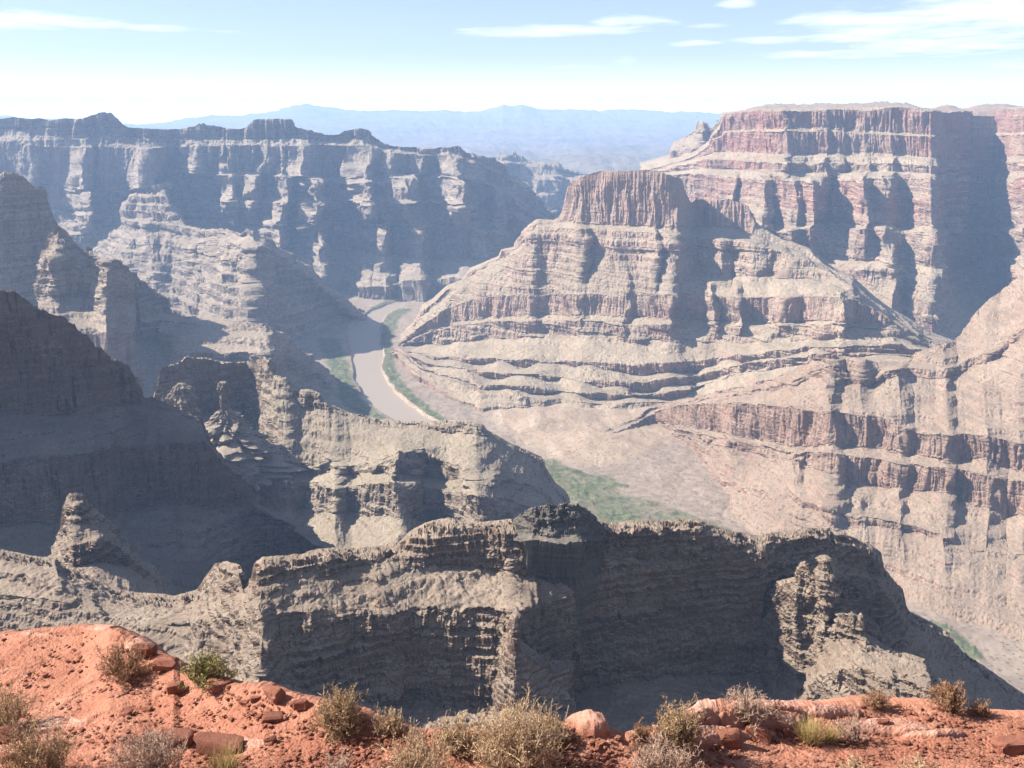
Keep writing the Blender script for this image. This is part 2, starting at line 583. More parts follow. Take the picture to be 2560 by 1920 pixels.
mat_left = rock_material("brown shaded cliff rock", [(.09, .058, .044), (.205, .13, .097), (.37, .245, .18)], [(.19, .15, .12), (.25, .20, .16), (.31, .25, .20)], 1.0, streak=.8)
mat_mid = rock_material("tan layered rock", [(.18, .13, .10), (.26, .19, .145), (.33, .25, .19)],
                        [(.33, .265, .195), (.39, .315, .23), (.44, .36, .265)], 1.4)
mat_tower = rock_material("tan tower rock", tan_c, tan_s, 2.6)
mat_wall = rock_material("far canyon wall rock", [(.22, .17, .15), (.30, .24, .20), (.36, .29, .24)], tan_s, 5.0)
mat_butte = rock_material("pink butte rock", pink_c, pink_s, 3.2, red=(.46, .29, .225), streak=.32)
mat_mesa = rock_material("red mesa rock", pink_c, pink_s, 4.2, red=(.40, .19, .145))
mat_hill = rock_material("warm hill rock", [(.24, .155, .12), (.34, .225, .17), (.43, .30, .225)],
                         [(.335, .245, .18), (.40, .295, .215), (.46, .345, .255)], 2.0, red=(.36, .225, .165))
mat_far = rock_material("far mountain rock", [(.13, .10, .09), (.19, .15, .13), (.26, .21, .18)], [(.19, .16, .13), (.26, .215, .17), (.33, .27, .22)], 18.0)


# ------------------------------------------------------------------ formations, far to near
def build_far():
    cr = [(-400, 300), (0, 288), (200, 300), (347, 312), (440, 300), (521, 287), (600, 289), (683, 278), (735, 261), (765, 260), (810, 270), (880, 278),
          (960, 276), (1041, 272), (1110, 277), (1157, 282), (1226, 273), (1255, 261), (1285, 263), (1308, 258), (1354, 272), (1435, 273), (1504, 278),
          (1550, 275), (1666, 277), (1805, 281), (2200, 290), (2900, 300)]
    off = lambda k, dv: [(u, v * k + dv) for u, v in cr]
    o = loft("mountains", mat_far, 26000, [(0, 0, cr), (-2500, 0, off(.5, 160)), (-6500, 0, off(.2, 268)), (-11000, 0, [(-400, 362), (2900, 362)]),
                                           (-15500, 0, [(-400, 395), (2900, 395)]), (-18000, 0, [(-400, 440), (2900, 440)])],
             back=(3000, 600), L=110, amp=.8, bedamp=0, ter=(10, 0), gully=2.2, dens=1.0, top_rough=.9, seed=3, crest=.08, flat=False, depth=-900)
    tag(o, "pale blue mountain range along the hazy horizon", "mountain range")
    Q0 = [(1150, 430), (1190, 400), (1221, 383), (1268, 374), (1311, 381), (1330, 392), (1351, 402), (1387, 402), (1423, 421), (1477, 428), (1560, 440), (1640, 432), (1720, 425)]
    o = loft("canyon_wall", mat_wall, 7000,
             [(0, 0, Q0), (-60, 0, [(u, v + 14) for u, v in Q0]), (-160, 0, [(u, v + 26) for u, v in Q0]), (-260, 250, [(1150, 500), (1300, 480), (1720, 500)]),
              (-600, 300, [(1150, 560), (1720, 560)]), (-900, 0, [(1150, 620), (1720, 620)])],
             spur=[(1150, 0), (1230, 1), (1290, -1), (1345, 1), (1400, -.6), (1450, 1), (1720, 0)], L=50, seed=5, dens=1.0)
    tag(o, "hazy blue canyon wall seen in the gap behind the pink butte", "cliff")
    P0 = [(1600, 430), (1640, 419), (1673, 415), (1683, 356), (1700, 345), (1734, 323), (1748, 306), (1756, 303), (1772, 308), (1781, 318), (1792, 298), (1830, 296), (1900, 296)]
    o = loft("stepped_butte", mat_mesa, [(1600, 5700), (1690, 5600), (1900, 5200)],
             [(0, 0, P0), (-40, 60, [(1600, 432), (1673, 417), (1683, 362), (1734, 345), (1781, 345), (1900, 340)]),
              (-120, 120, [(1600, 434), (1673, 420), (1683, 375), (1740, 362), (1900, 360)]),
              (-160, 120, [(1600, 440), (1690, 425), (1780, 420), (1900, 420)]), (-500, 0, [(1600, 480), (1900, 480)])],
             spur=[(1600, 0), (1700, .2), (1745, 1), (1775, -1), (1800, .5), (1900, 0)], L=40, seed=8)
    tag(o, "small stepped butte standing behind the left end of the red mesa", "butte")


def build_left_wall():
    R0 = [(-120, 292), (0, 295), (12, 292), (30, 289), (50, 292), (61, 297), (80, 296), (98, 290), (112, 298), (119, 300), (159, 295), (203, 295), (217, 285), (260, 280), (282, 281), (300, 301),
          (325, 316), (398, 321), (448, 321), (481, 308), (517, 305), (564, 310), (593, 319), (611, 312), (651, 290), (705, 288), (730, 298),
          (745, 318), (777, 325), (841, 332), (870, 325), (903, 319), (928, 327), (942, 346), (975, 363), (1051, 368), (1091, 368),
          (1127, 365), (1148, 362), (1167, 379), (1242, 397), (1264, 413), (1279, 441), (1315, 457), (1347, 489), (1369, 522), (1398, 540), (1450, 575), (1500, 600)]
    R1 = [(-120, 318), (0, 320), (120, 327), (300, 329), (330, 343), (420, 348), (560, 345), (740, 347), (917, 349), (960, 371), (1062, 378), (1120, 376), (1170, 393),
          (1260, 424), (1320, 468), (1398, 548), (1500, 606)]
    R2 = [(-120, 345), (0, 350), (120, 362), (300, 368), (340, 372), (420, 366), (560, 360), (740, 361), (917, 361), (960, 379), (1062, 386), (1120, 386), (1170, 402), (1260, 434), (1320, 476), (1398, 552), (1500, 610)]
    R3 = [(-120, 440), (100, 452), (200, 472), (330, 474), (420, 440), (560, 426), (700, 428), (880, 446), (967, 434), (1090, 431), (1224, 453), (1300, 490), (1398, 565), (1500, 622)]
    R4 = [(u, v + 11) for u, v in R3]
    R5 = [(-120, 500), (200, 525), (330, 520), (420, 500), (550, 488), (700, 494), (917, 489), (1116, 500), (1188, 507), (1300, 530), (1398, 585), (1500, 630)]
    R5b = [(u, v + 12) for u, v in R5]
    R6 = [(-120, 560), (200, 575), (420, 560), (700, 558), (917, 552), (1116, 556), (1300, 575), (1398, 610), (1500, 645)]
    R6b = [(u, v + 9) for u, v in R6]
    R7 = [(-120, 640), (200, 640), (600, 625), (800, 622), (917, 632), (1116, 640), (1300, 650), (1500, 668)]
    R8 = [(-120, 720), (600, 730), (845, 722), (930, 715), (1000, 704), (1062, 697), (1200, 690), (1500, 690)]
    up = [(-120, 0), (35, -.4), (80, .3), (110, -.4), (165, -.3), (212, 1.0), (240, -.2), (318, .1), (350, 1.2), (375, 0), (420, -1.3), (470, -.8), (495, .1), (520, -.5), (545, -.3), (558, .3), (600, 0), (635, -.1), (648, .4), (685, -.1), (702, .4), (722, .2),
          (760, 1.1), (775, .4), (800, -.8), (845, -.9), (918, 1.2), (930, .2), (948, -.2), (975, .6), (990, -.1), (1020, -.6), (1045, .1), (1060, -.5), (1085, -.6), (1150, 1.2), (1165, .5), (1215, -.3), (1260, -.2), (1290, .2), (1340, -.2), (1500, -.8)]
    mid = [(-120, 0), (60, -.3), (165, -.3), (225, .9), (245, -.3), (310, -.2), (420, .8), (440, -.8), (540, -.6), (578, .4), (600, -.1), (635, .5), (660, -.4), (715, .9), (735, -.1), (760, .2), (795, .9), (820, -.4), (850, -.6), (925, 1.1), (945, .1), (1030, .7), (1055, -.7), (1072, -.7), (1160, 1.0),
           (1180, -.3), (1222, -.4), (1246, .2), (1265, -.2), (1294, .4), (1320, -.3), (1500, -.8)]
    low = [(-120, 0), (300, 0), (560, -.4), (635, 0), (700, .7), (730, -.2), (800, .8), (830, -.5), (860, -.5), (960, .8), (985, .1), (1050, .6), (1080, -.5), (1180, .1), (1245, .3), (1300, -.3), (1500, -.6)]
    nose = [(0, up), (3, up), (4, mid), (6, mid), (8, low), (10, low)]
    rows = [(0, 0, R0), (-10, 20, R1), (-85, 60, R2), (-120, 225, R3), (-200, 320, R4), (-225, 370, R5), (-300, 410, R5b), (-325, 420, R6), (-390, 420, R6b), (-420, 400, R7), (-860, 180, R8)]
    o = loft("canyon_wall", mat_wall, [(-120, 5150), (300, 5150), (600, 5200), (1000, 5260), (1150, 5180), (1400, 5600), (1500, 5900)], rows, spur=nose,
             massive=[(4, 5), (6, 7)], crest=.25, L=34, amp=.85, seed=11, ter=(9, .8), dens=1.1, usm=10)
    tag(o, "long blue shadowed canyon wall with a notched flat rim across the river", "cliff")
    C0 = [(180, 660), (239, 620), (300, 560), (306, 530), (325, 490), (340, 473), (376, 474), (412, 477), (430, 525), (474, 565), (542, 569), (629, 576), (687, 601), (752, 656), (800, 703),
          (845, 739), (881, 764), (897, 790), (905, 800)]
    C1 = [(180, 668), (239, 640), (306, 566), (340, 535), (420, 540), (480, 585), (560, 590), (629, 598), (690, 622), (760, 680), (820, 728), (897, 794), (905, 803)]
    C1b = [(180, 672), (239, 648), (306, 592), (340, 575), (420, 580), (480, 600), (560, 606), (629, 610), (690, 632), (760, 690), (820, 735), (897, 796), (905, 804)]
    C2 = [(180, 690), (310, 665), (400, 670), (520, 676), (600, 684), (650, 690), (720, 720), (800, 770), (897, 800), (905, 806)]
    C2b = [(180, 705), (310, 690), (400, 702), (520, 714), (600, 715), (650, 715), (720, 745), (800, 790), (897, 803), (905, 808)]
    C3 = [(180, 760), (330, 770), (485, 790), (600, 800), (700, 808), (790, 837), (860, 830), (897, 806), (905, 812)]
    o = loft("canyon_spur", mat_wall, [(180, 4600), (300, 4450), (400, 4280), (470, 4080), (560, 3800), (632, 3560), (680, 3700), (800, 3840), (905, 3960)],
             [(0, 0, C0), (-40, 60, C1), (-110, 90, C1b), ([(180, -330), (632, -180), (800, -120), (905, -10)], 110, C2),
              ([(180, -400), (632, -240), (800, -150), (905, -20)], 110, C2b),
              ([(180, -600), (640, -360), (790, -265), (905, -40)], 60, C3)],
             spur=[(180, 0), (310, .8), (345, .2), (380, .6), (425, -.4), (480, .3), (520, -.4), (560, .4), (600, -.3), (632, .6), (680, -.2), (905, 0)], L=40, seed=14, ter=(10, .85), dens=1.1, usm=5)
    tag(o, "stepped spur running down to the river bend from the blue canyon wall", "cliff spur")


def build_mesa():
    O0 = [(1600, 432), (1640, 419), (1730, 392), (1775, 362), (1798, 318), (1810, 284), (1879, 274), (1963, 272), (2067, 272), (2158, 271), (2230, 267), (2295, 269), (2324, 274), (2375, 279), (2422, 274), (2560, 269), (2680, 268)]
    O1 = [(1600, 433), (1640, 421), (1730, 396), (1775, 368), (1790, 345), (1815, 325), (1970, 319), (2060, 319), (2176, 323), (2245, 330), (2400, 340), (2560, 330), (2680, 330)]
    O1b = [(1600, 434), (1640, 423), (1730, 398), (1775, 370), (1790, 350), (1815, 330), (1970, 325), (2060, 328), (2176, 332), (2245, 338), (2400, 346), (2560, 336), (2680, 336)]
    O2 = [(1600, 435), (1640, 424), (1730, 400), (1760, 385), (1803, 379), (1977, 383), (2042, 383), (2143, 379), (2252, 383), (2400, 400), (2560, 388), (2680, 388)]
    O3 = [(1600, 437), (1640, 427), (1730, 404), (1760, 398), (2013, 404), (2114, 404), (2281, 405), (2400, 415), (2560, 402), (2680, 402)]
    O4 = [(1600, 440), (1640, 432), (1730, 422), (1760, 421), (2013, 431), (2114, 428), (2281, 428), (2400, 440), (2560, 425), (2680, 425)]
    O5 = [(1600, 444), (1640, 440), (1730, 434), (1760, 434), (1905, 450), (2028, 450), (2133, 446), (2320, 446), (2450, 455), (2534, 453), (2560, 436), (2680, 430)]
    O6 = [(1600, 510), (1730, 520), (1836, 530), (1941, 562), (2078, 558), (2190, 558), (2339, 565), (2450, 570), (2523, 562), (2560, 555), (2680, 550)]
    O6b = [(1600, 525), (1836, 545), (1941, 576), (2078, 572), (2190, 570), (2339, 580), (2450, 582), (2523, 574), (2680, 566)]
    O7 = [(1600, 600), (1836, 620), (1941, 635), (2075, 645), (2234, 652), (2346, 667), (2450, 672), (2505, 634), (2560, 630), (2680, 625)]
    O8 = [(1600, 640), (1900, 675), (2075, 668), (2234, 680), (2346, 690), (2450, 690), (2505, 660), (2680, 650)]
    O8b = [(1600, 700), (1900, 735), (2100, 735), (2234, 738), (2324, 750), (2370, 740), (2450, 705), (2505, 690), (2680, 700)]
    O9 = [(1600, 880), (1900, 890), (2172, 905), (2400, 880), (2520, 780), (2680, 760)]
    up = [(1600, 0), (1815, -.4), (1900, .4), (1966, 1.2), (1975, .2), (2030, -.6), (2066, .7), (2074, 0), (2110, -.7), (2135, -.5), (2170, .6), (2190, .3), (2238, 1.0), (2250, .5), (2285, .5), (2334, 1.2), (2345, .3), (2375, -.5), (2402, .9), (2412, .1), (2435, -.6), (2468, 1.2), (2478, 0), (2530, .8), (2570, .3), (2680, 0)]
    mid = [(1600, 0), (1760, -.2), (1833, .6), (1842, 0), (1905, .9), (1935, -.3), (1985, .6), (2005, .2), (2030, .7), (2075, -.9), (2165, 1.0), (2180, .5), (2215, .7), (2250, -.2), (2268, -.2), (2338, 1.4), (2350, .5), (2375, -.4), (2408, .8), (2418, 0), (2445, -.4), (2470, .5), (2480, -.6), (2530, .8), (2570, .3), (2680, 0)]
    low = [(1600, 0), (1830, .3), (1880, 1), (1930, -.3), (2060, -.4), (2236, 1.0), (2265, .1), (2352, 1.3), (2372, .1), (2420, -.3), (2500, -.2), (2540, .5), (2680, 0)]
    nose = [(0, up), (5, up), (6, mid), (8, mid), (9, low), (12, low)]
    rows = [(0, 22, O0), (-8, 26, O1), (-40, 34, O1b), (-55, 38, O2), (-165, 62, O3), (-175, 70, O4), (-275, 110, O5), (-320, 165, O6), (-420, 150, O6b), (-465, 165, O7), (-560, 140, O8), (-620, 150, O8b), (('z', -742), 0, O9)]
    o = loft("mesa", mat_mesa, [(1600, 5000), (1740, 4750), (1814, 4560), (1900, 4330), (1970, 4180), (2240, 4050), (2330, 3970), (2362, 4180), (2400, 4380), (2450, 4780), (2490, 4700), (2522, 4200), (2560, 3950), (2680, 3850)],
             rows, spur=nose, back=(900, -12), massive=[(2.1, 3), (4, 5), (7, 8)], crest=.25, L=26, amp=.75, seed=21, ter=(7, .7), dens=1.4, usm=4)
    tag(o, "tall red layered mesa with a flat top and deep blue alcove", "mesa")
    T0 = [(1850, 282), (1879, 268), (1915, 261), (2000, 260), (2122, 257), (2248, 255), (2280, 259), (2300, 268), (2324, 272), (2345, 266), (2371, 262), (2390, 267), (2410, 272), (2440, 262), (2465, 259), (2519, 258), (2545, 265), (2680, 266)]
    o = loft("hills", mat_hill, 5100, [(0, 0, T0), (-200, 0, [(u, v * .6 + 109) for u, v in T0]), (-500, 0, [(1850, 280), (2680, 280)]), (-560, 0, [(1850, 290), (2680, 290)])],
             back=(400, 30), L=20, amp=.3, bedamp=.2, seed=24, ter=(10, 0), dens=.8)
    tag(o, "low brown rise along the top of the red mesa", "hill")


def build_butte():
    N0 = [(985, 868), (995, 859), (1033, 823), (1044, 805), (1054, 776), (1083, 757), (1116, 724), (1159, 706), (1174, 677), (1246, 645), (1253, 627), (1286, 620), (1293, 598), (1326, 562), (1344, 547),
          (1385, 549), (1401, 541), (1410, 500), (1419, 460), (1437, 450), (1481, 431), (1499, 424), (1553, 426), (1618, 424), (1647, 426), (1669, 435), (1698, 446), (1712, 468), (1730, 507), (1741, 495), (1770, 500),
          (1824, 495), (1871, 515), (1890, 560), (1940, 590), (2023, 623), (2060, 660), (2132, 700), (2187, 754), (2230, 787), (2266, 808), (2330, 850), (2420, 885)]
    N1 = [(985, 869), (995, 860), (1033, 830), (1054, 790), (1116, 735), (1174, 690), (1253, 645), (1293, 615), (1344, 558), (1385, 556), (1401, 552), (1474, 558), (1550, 562), (1662, 567), (1705, 567), (1735, 570), (1780, 565), (1835, 570), (1900, 590), (2023, 640), (2132, 712), (2230, 795), (2420, 887)]
    N1b = [(985, 870), (995, 861), (1033, 833), (1054, 793), (1116, 738), (1174, 693), (1253, 650), (1293, 622), (1344, 572), (1401, 570), (1474, 572), (1550, 576), (1662, 582), (1720, 590), (1835, 600), (1900, 610), (2023, 650), (2132, 716), (2230, 797), (2420, 888)]
    N2 = [(985, 870), (995, 862), (1054, 800), (1116, 745), (1174, 705), (1253, 672), (1300, 640), (1380, 648), (1455, 656), (1550, 650), (1625, 662), (1698, 672), (1800, 690), (1900, 690), (2023, 690), (2132, 730), (2230, 800), (2420, 889)]
    N3 = [(985, 872), (995, 864), (1054, 815), (1116, 770), (1200, 742), (1300, 735), (1455, 735), (1600, 735), (1683, 735), (1800, 740), (1915, 742), (2023, 735), (2132, 745), (2187, 772), (2230, 805), (2420, 890)]
    N4 = [(985, 873), (995, 866), (1054, 830), (1150, 800), (1300, 785), (1500, 790), (1680, 794), (1800, 803), (1915, 806), (2050, 800), (2132, 806), (2230, 815), (2420, 892)]
    N4b = [(985, 874), (995, 868), (1054, 836), (1150, 810), (1300, 796), (1500, 805), (1680, 812), (1800, 815), (1915, 815), (2050, 808), (2132, 812), (2230, 820), (2420, 893)]
    N5 = [(985, 875), (995, 870), (1033, 856), (1150, 842), (1300, 832), (1517, 840), (1600, 848), (1748, 848), (1973, 841), (2130, 832), (2230, 827), (2420, 894)]
    N6 = [(985, 878), (995, 875), (1051, 924), (1152, 960), (1206, 985), (1300, 990), (1441, 1000), (1550, 1008), (1670, 1003), (1763, 975), (1900, 930), (2100, 890), (2420, 898)]
    N7 = [(985, 882), (995, 880), (1051, 940), (1152, 1000), (1206, 1018), (1300, 1015), (1441, 1022), (1550, 1033), (1670, 1025), (1763, 1000), (1900, 950), (2100, 900), (2420, 905)]
    up = [(985, 0), (1300, 0), (1330, .4), (1350, -.2), (1395, .1), (1440, .5), (1450, .6), (1470, -.4), (1520, .3), (1600, .5), (1642, .9), (1650, -.4), (1690, .8), (1702, .7), (1735, -.6), (1800, .5), (1835, -.6), (1885, .6), (1935, -.2), (1985, .2), (2050, -.2), (2120, .5), (2180, -.4), (2420, 0)]
    mid = [(985, 0), (1100, .2), (1120, -.1), (1200, .3), (1225, -.1), (1330, .4), (1350, -.1), (1440, .4), (1460, 0), (1560, .4), (1580, 0), (1680, .6), (1700, -.6), (1755, -.5), (1790, .6), (1800, -.3), (1830, -.2), (1850, .6), (1862, -.3), (1915, -.3), (1960, .5), (2000, -.1), (2110, .9), (2140, -.3), (2230, 0), (2420, 0)]
    low = [(985, 0), (1060, .3), (1080, 0), (1190, .4), (1210, 0), (1340, .3), (1360, -.1), (1490, .3), (1520, 0), (1600, .5), (1625, 0), (1690, .4), (1715, -.2), (1760, .4), (1800, 0), (1900, .4), (1960, -.1), (2110, .6), (2140, -.2), (2420, 0)]
    nose = [(0, up), (3, up), (4, mid), (6, mid), (7, low), (16, low)]
    yb = [(985, 3380), (1054, 3450), (1174, 3500), (1344, 3450), (1401, 3440), (1450, 3350), (1670, 3230), (1735, 3240), (1871, 3120), (2023, 3000), (2132, 2910), (2230, 2850), (2420, 2780)]
    m = lambda a, b, c: [(985, -4), (1054, a * .25), (1250, a * .8), (1401, a), (1680, b), (2100, c), (2300, c * .4), (2420, -20)]
    N5c = [(u, v + 10) for u, v in N5]
    d5 = m(-345, -345, -295)
    d6 = [(985, -180), (995, -200), (1051, -530), (1152, -750), (1206, -850), (1300, -850), (1441, -760), (1550, -715), (1670, -635), (1763, -520), (1900, -600), (2100, -560), (2420, -450)]
    ug = np.linspace(985, 2420, 80)

    def between(f, dv, dd):
        v = lerp_tab(N5c, ug) * (1 - f) + lerp_tab(N6, ug) * f + dv * np.clip(.9 + 2.2 * perlin(ug / 85, f * 9, .5), .05, 1.9) + 9 * perlin(ug / 120, f * 7, 1.5)
        d_ = lerp_tab(d5, ug) * (1 - f) + lerp_tab(d6, ug) * f + dd
        return list(zip(ug, d_)), 14, list(zip(ug, v))
    rows = [([(985, 0), (1672, 0), (1740, 180), (1871, 230), (2023, 190), (2132, 70), (2300, 0), (2420, 0)], 0, N0), ([(985, -4), (1401, -30), (1690, -25), (1740, 150), (1871, 195), (2023, 160), (2132, 40), (2300, -6), (2420, -12)], 12, N1), ([(985, -6), (1401, -75), (1690, -70), (1740, 20), (1871, 20), (2023, 10), (2132, -40), (2420, -15)], 34, N1b), ([(985, -4), (1054, -32), (1250, -104), (1401, -130), (1680, -130), (1760, -70), (1871, -35), (2023, -45), (2132, -80), (2300, -48), (2420, -20)], 58, N2), (m(-240, -245, -190), 60, N3),
            (m(-265, -270, -220), 75, N4), (m(-310, -310, -260), 60, N4b), (m(-325, -325, -280), 55, N5), (m(-345, -345, -295), 18, N5c), between(.34, 0, 0), between(.34, 14, 3), between(.62, 0, 0), between(.62, 14, 6), between(.85, -3, 0), between(.85, 8, 6), (d6, 8, N6),
            ([(985, -190), (995, -215), (1051, -560), (1152, -830), (1206, -910), (1300, -880), (1441, -790), (1550, -745), (1670, -660), (1763, -580), (1900, -670), (2100, -620), (2420, -520)], 0, N7)]
    o = loft("butte", mat_butte, yb, rows, spur=nose, back=(240, 25), massive=[(2, 3), (6, 7)], crest=.35, L=30, amp=.75, seed=31, ter=(8, .6), dens=1.45, usm=3)
    tag(o, "pink flat topped butte above wide stepped tan slopes", "butte")


def build_hills():
    M0 = [(1330, 1150), (1450, 1105), (1560, 1055), (1640, 1012), (1665, 1005), (1767, 982), (1853, 969), (1915, 953), (2005, 910), (2070, 886), (2140, 886), (2172, 899), (2248, 897), (2339, 859), (2382, 855), (2410, 822), (2436, 785), (2465, 755), (2501, 725), (2560, 675), (2680, 640)]
    M0b = [(1330, 1150), (1450, 1107), (1560, 1059), (1640, 1018), (1700, 1003), (1853, 981), (1930, 965), (2005, 938), (2070, 908), (2110, 930), (2172, 940), (2248, 918), (2339, 925), (2400, 905), (2470, 880), (2560, 820), (2680, 790)]
    M0c = [(1330, 1151), (1450, 1109), (1560, 1062), (1640, 1022), (1700, 1007), (1853, 988), (1930, 976), (2005, 955), (2070, 930), (2110, 952), (2172, 960), (2248, 940), (2339, 948), (2400, 930), (2470, 903), (2560, 845), (2680, 815)]
    M1 = [(1330, 1151), (1450, 1112), (1560, 1068), (1640, 1030), (1700, 1012), (1843, 1003), (1990, 1018), (2050, 1030), (2130, 1035), (2208, 1045), (2300, 1082), (2470, 1085), (2560, 1105), (2680, 1110)]
    M2 = [(1330, 1152), (1450, 1120), (1560, 1082), (1640, 1052), (1709, 1062), (1842, 1088), (1977, 1118), (2078, 1110), (2208, 1120), (2371, 1145), (2470, 1150), (2560, 1175), (2680, 1180)]
    M3 = [(1330, 1153), (1450, 1124), (1560, 1090), (1640, 1066), (1709, 1075), (1842, 1100), (1977, 1130), (2078, 1128), (2130, 1138), (2208, 1150), (2371, 1165), (2470, 1190), (2560, 1200), (2680, 1200)]
    M4 = [(1330, 1153), (1450, 1128), (1560, 1096), (1640, 1076), (1709, 1090), (1842, 1125), (1977, 1152), (2078, 1178), (2130, 1200), (2208, 1217), (2371, 1228), (2447, 1264), (2538, 1286), (2680, 1290)]
    M4b = [(1330, 1154), (1450, 1140), (1560, 1130), (1640, 1140), (1750, 1170), (1842, 1205), (1977, 1240), (2130, 1280), (2208, 1300), (2371, 1340), (2447, 1370), (2680, 1400)]
    M4c = [(1330, 1154), (1450, 1144), (1560, 1138), (1640, 1152), (1750, 1186), (1842, 1221), (1977, 1256), (2130, 1298), (2208, 1320), (2371, 1356), (2447, 1384), (2680, 1416)]
    M5 = [(1330, 1156), (1445, 1170), (1560, 1180), (1578, 1232), (1662, 1250), (1788, 1297), (1890, 1336), (1960, 1370), (2100, 1430), (2250, 1500), (2375, 1553), (2560, 1620), (2680, 1660)]
    yb = [(1330, 2220), (1450, 2290), (1640, 2500), (1853, 2200), (2070, 2000), (2172, 1970), (2382, 1900), (2560, 1850), (2680, 1830)]
    g = lambda a: [(1330, -4), (1450, a * .12), (1640, a * .3), (1853, a * .85), (2070, a), (2680, a)]
    nose = [(1330, 0), (1640, 0), (1690, .7), (1745, .3), (1775, -.6), (1830, .8), (1850, -.4), (1900, .5), (1985, .9), (2020, -.5), (2085, .9), (2110, -.8), (2150, -.2), (2190, -.6), (2250, .8), (2280, -.4), (2365, .9), (2390, -.8), (2470, .9), (2520, -.4), (2560, .6), (2680, 0)]
    rows = [([(1330, 0), (2150, 0), (2248, 90), (2382, 180), (2436, 300), (2501, 380), (2680, 450)], 14, M0), ([(1330, 0), (1640, -6), (1853, -30), (2070, -35), (2150, -40), (2248, 20), (2382, 70), (2436, 110), (2501, 130), (2680, 160)], 18, M0b), ([(1330, -1), (1640, -9), (1853, -36), (2070, -44), (2150, -50), (2248, 8), (2382, 58), (2436, 98), (2501, 118), (2680, 145)], 20, M0c), (g(-150), 10, M1), (g(-160), 19, M2), (g(-205), 16, M3), (g(-216), 24, M4), (g(-330), 7, M4b), (g(-338), 9, M4c), (('z', -757), 0, M5)]
    o = loft("hills", mat_hill, yb, rows, spur=nose, back=(130, 60), massive=[(5, 6), (7, 8)], crest=.6, L=34, amp=.75, seed=41, ter=(8, .85), dens=1.5, usm=4)
    tag(o, "warm tan hills with banded reddish cliffs above the green bar", "hill")


def build_left_towers():
    D0 = [(-150, 415), (0, 425), (35, 425), (75, 455), (88, 470), (100, 460), (112, 470), (125, 510), (140, 548), (158, 566), (182, 602), (213, 628), (300, 648), (362, 703), (398, 728), (420, 742), (428, 772), (445, 782), (470, 783), (579, 798), (669, 807), (709, 841), (760, 874), (800, 917), (840, 945), (870, 975), (885, 1000)]
    D1 = [(-150, 600), (0, 610), (100, 640), (140, 680), (213, 745), (268, 742), (300, 722), (362, 740), (428, 785), (445, 795), (470, 800), (579, 806), (669, 818), (709, 850), (760, 880), (885, 1003)]
    D2 = [(-150, 760), (0, 780), (213, 810), (300, 800), (398, 810), (445, 850), (500, 870), (640, 876), (676, 868), (720, 890), (800, 936), (885, 1006)]
    D2b = [(-150, 800), (0, 820), (213, 850), (300, 850), (398, 850), (445, 880), (500, 905), (640, 912), (676, 915), (720, 930), (800, 960), (885, 1010)]
    D3 = [(-150, 1000), (300, 1010), (600, 1020), (885, 1025)]
    yb = [(-150, 2640), (0, 2660), (120, 2730), (180, 2760), (268, 2740), (300, 2740), (398, 2800), (470, 2740), (600, 2720), (672, 2700), (709, 2820), (800, 2880), (885, 2840)]
    o = loft("canyon_spur", mat_tower, yb, [(0, 0, D0), ([(-150, -40), (400, -40), (440, -30), (670, -30), (885, -5)], 30, D1), ([(-150, -90), (400, -110), (460, -190), (650, -190), (720, -110), (885, -15)], 50, D2),
                                            ([(-150, -130), (400, -130), (460, -205), (650, -205), (720, -130), (885, -25)], 50, D2b), ([(-150, -300), (600, -380), (885, -70)], 40, D3)],
             spur=[(-150, 0), (60, .3), (110, -.3), (190, .3), (265, 1.2), (300, -.9), (420, -.8), (500, .3), (600, .4), (672, .8), (705, -.5), (885, 0)], back=(200, 90), L=42, seed=51, amp=.9, dens=1.1, usm=4, ter=(9, .8))
    tag(o, "dark blue spur with a tan hill at its end, behind the pinnacle", "cliff spur")
    K0 = [(95, 640), (112, 600), (118, 575), (130, 568), (145, 564), (157, 566), (165, 580), (180, 602), (200, 614), (207, 625), (214, 622), (221, 614), (232, 620), (236, 640), (262, 640), (300, 650), (318, 668), (340, 690)]
    o = loft("rock_tower", mat_tower, [(95, 2330), (140, 2300), (230, 2330), (268, 2290), (300, 2420), (340, 2480)],
             [(0, 0, K0), (-20, 20, [(95, 660), (112, 622), (145, 610), (180, 625), (210, 640), (268, 655), (340, 705)]), (-50, 20, [(95, 680), (120, 640), (180, 660), (210, 680), (268, 690), (340, 720)]),
              (-70, 30, [(95, 740), (200, 740), (268, 750), (340, 760)]), (-200, 0, [(95, 830), (340, 830)])],
             spur=[(95, 0), (130, .5), (170, -.3), (205, -.8), (262, 1), (290, -.5), (340, -.6)], back=(90, 60), L=30, seed=53, dens=1.2, usm=2, ter=(8, .7))
    tag(o, "tan rock tower catching the sun in the dark left side of the canyon", "rock tower")


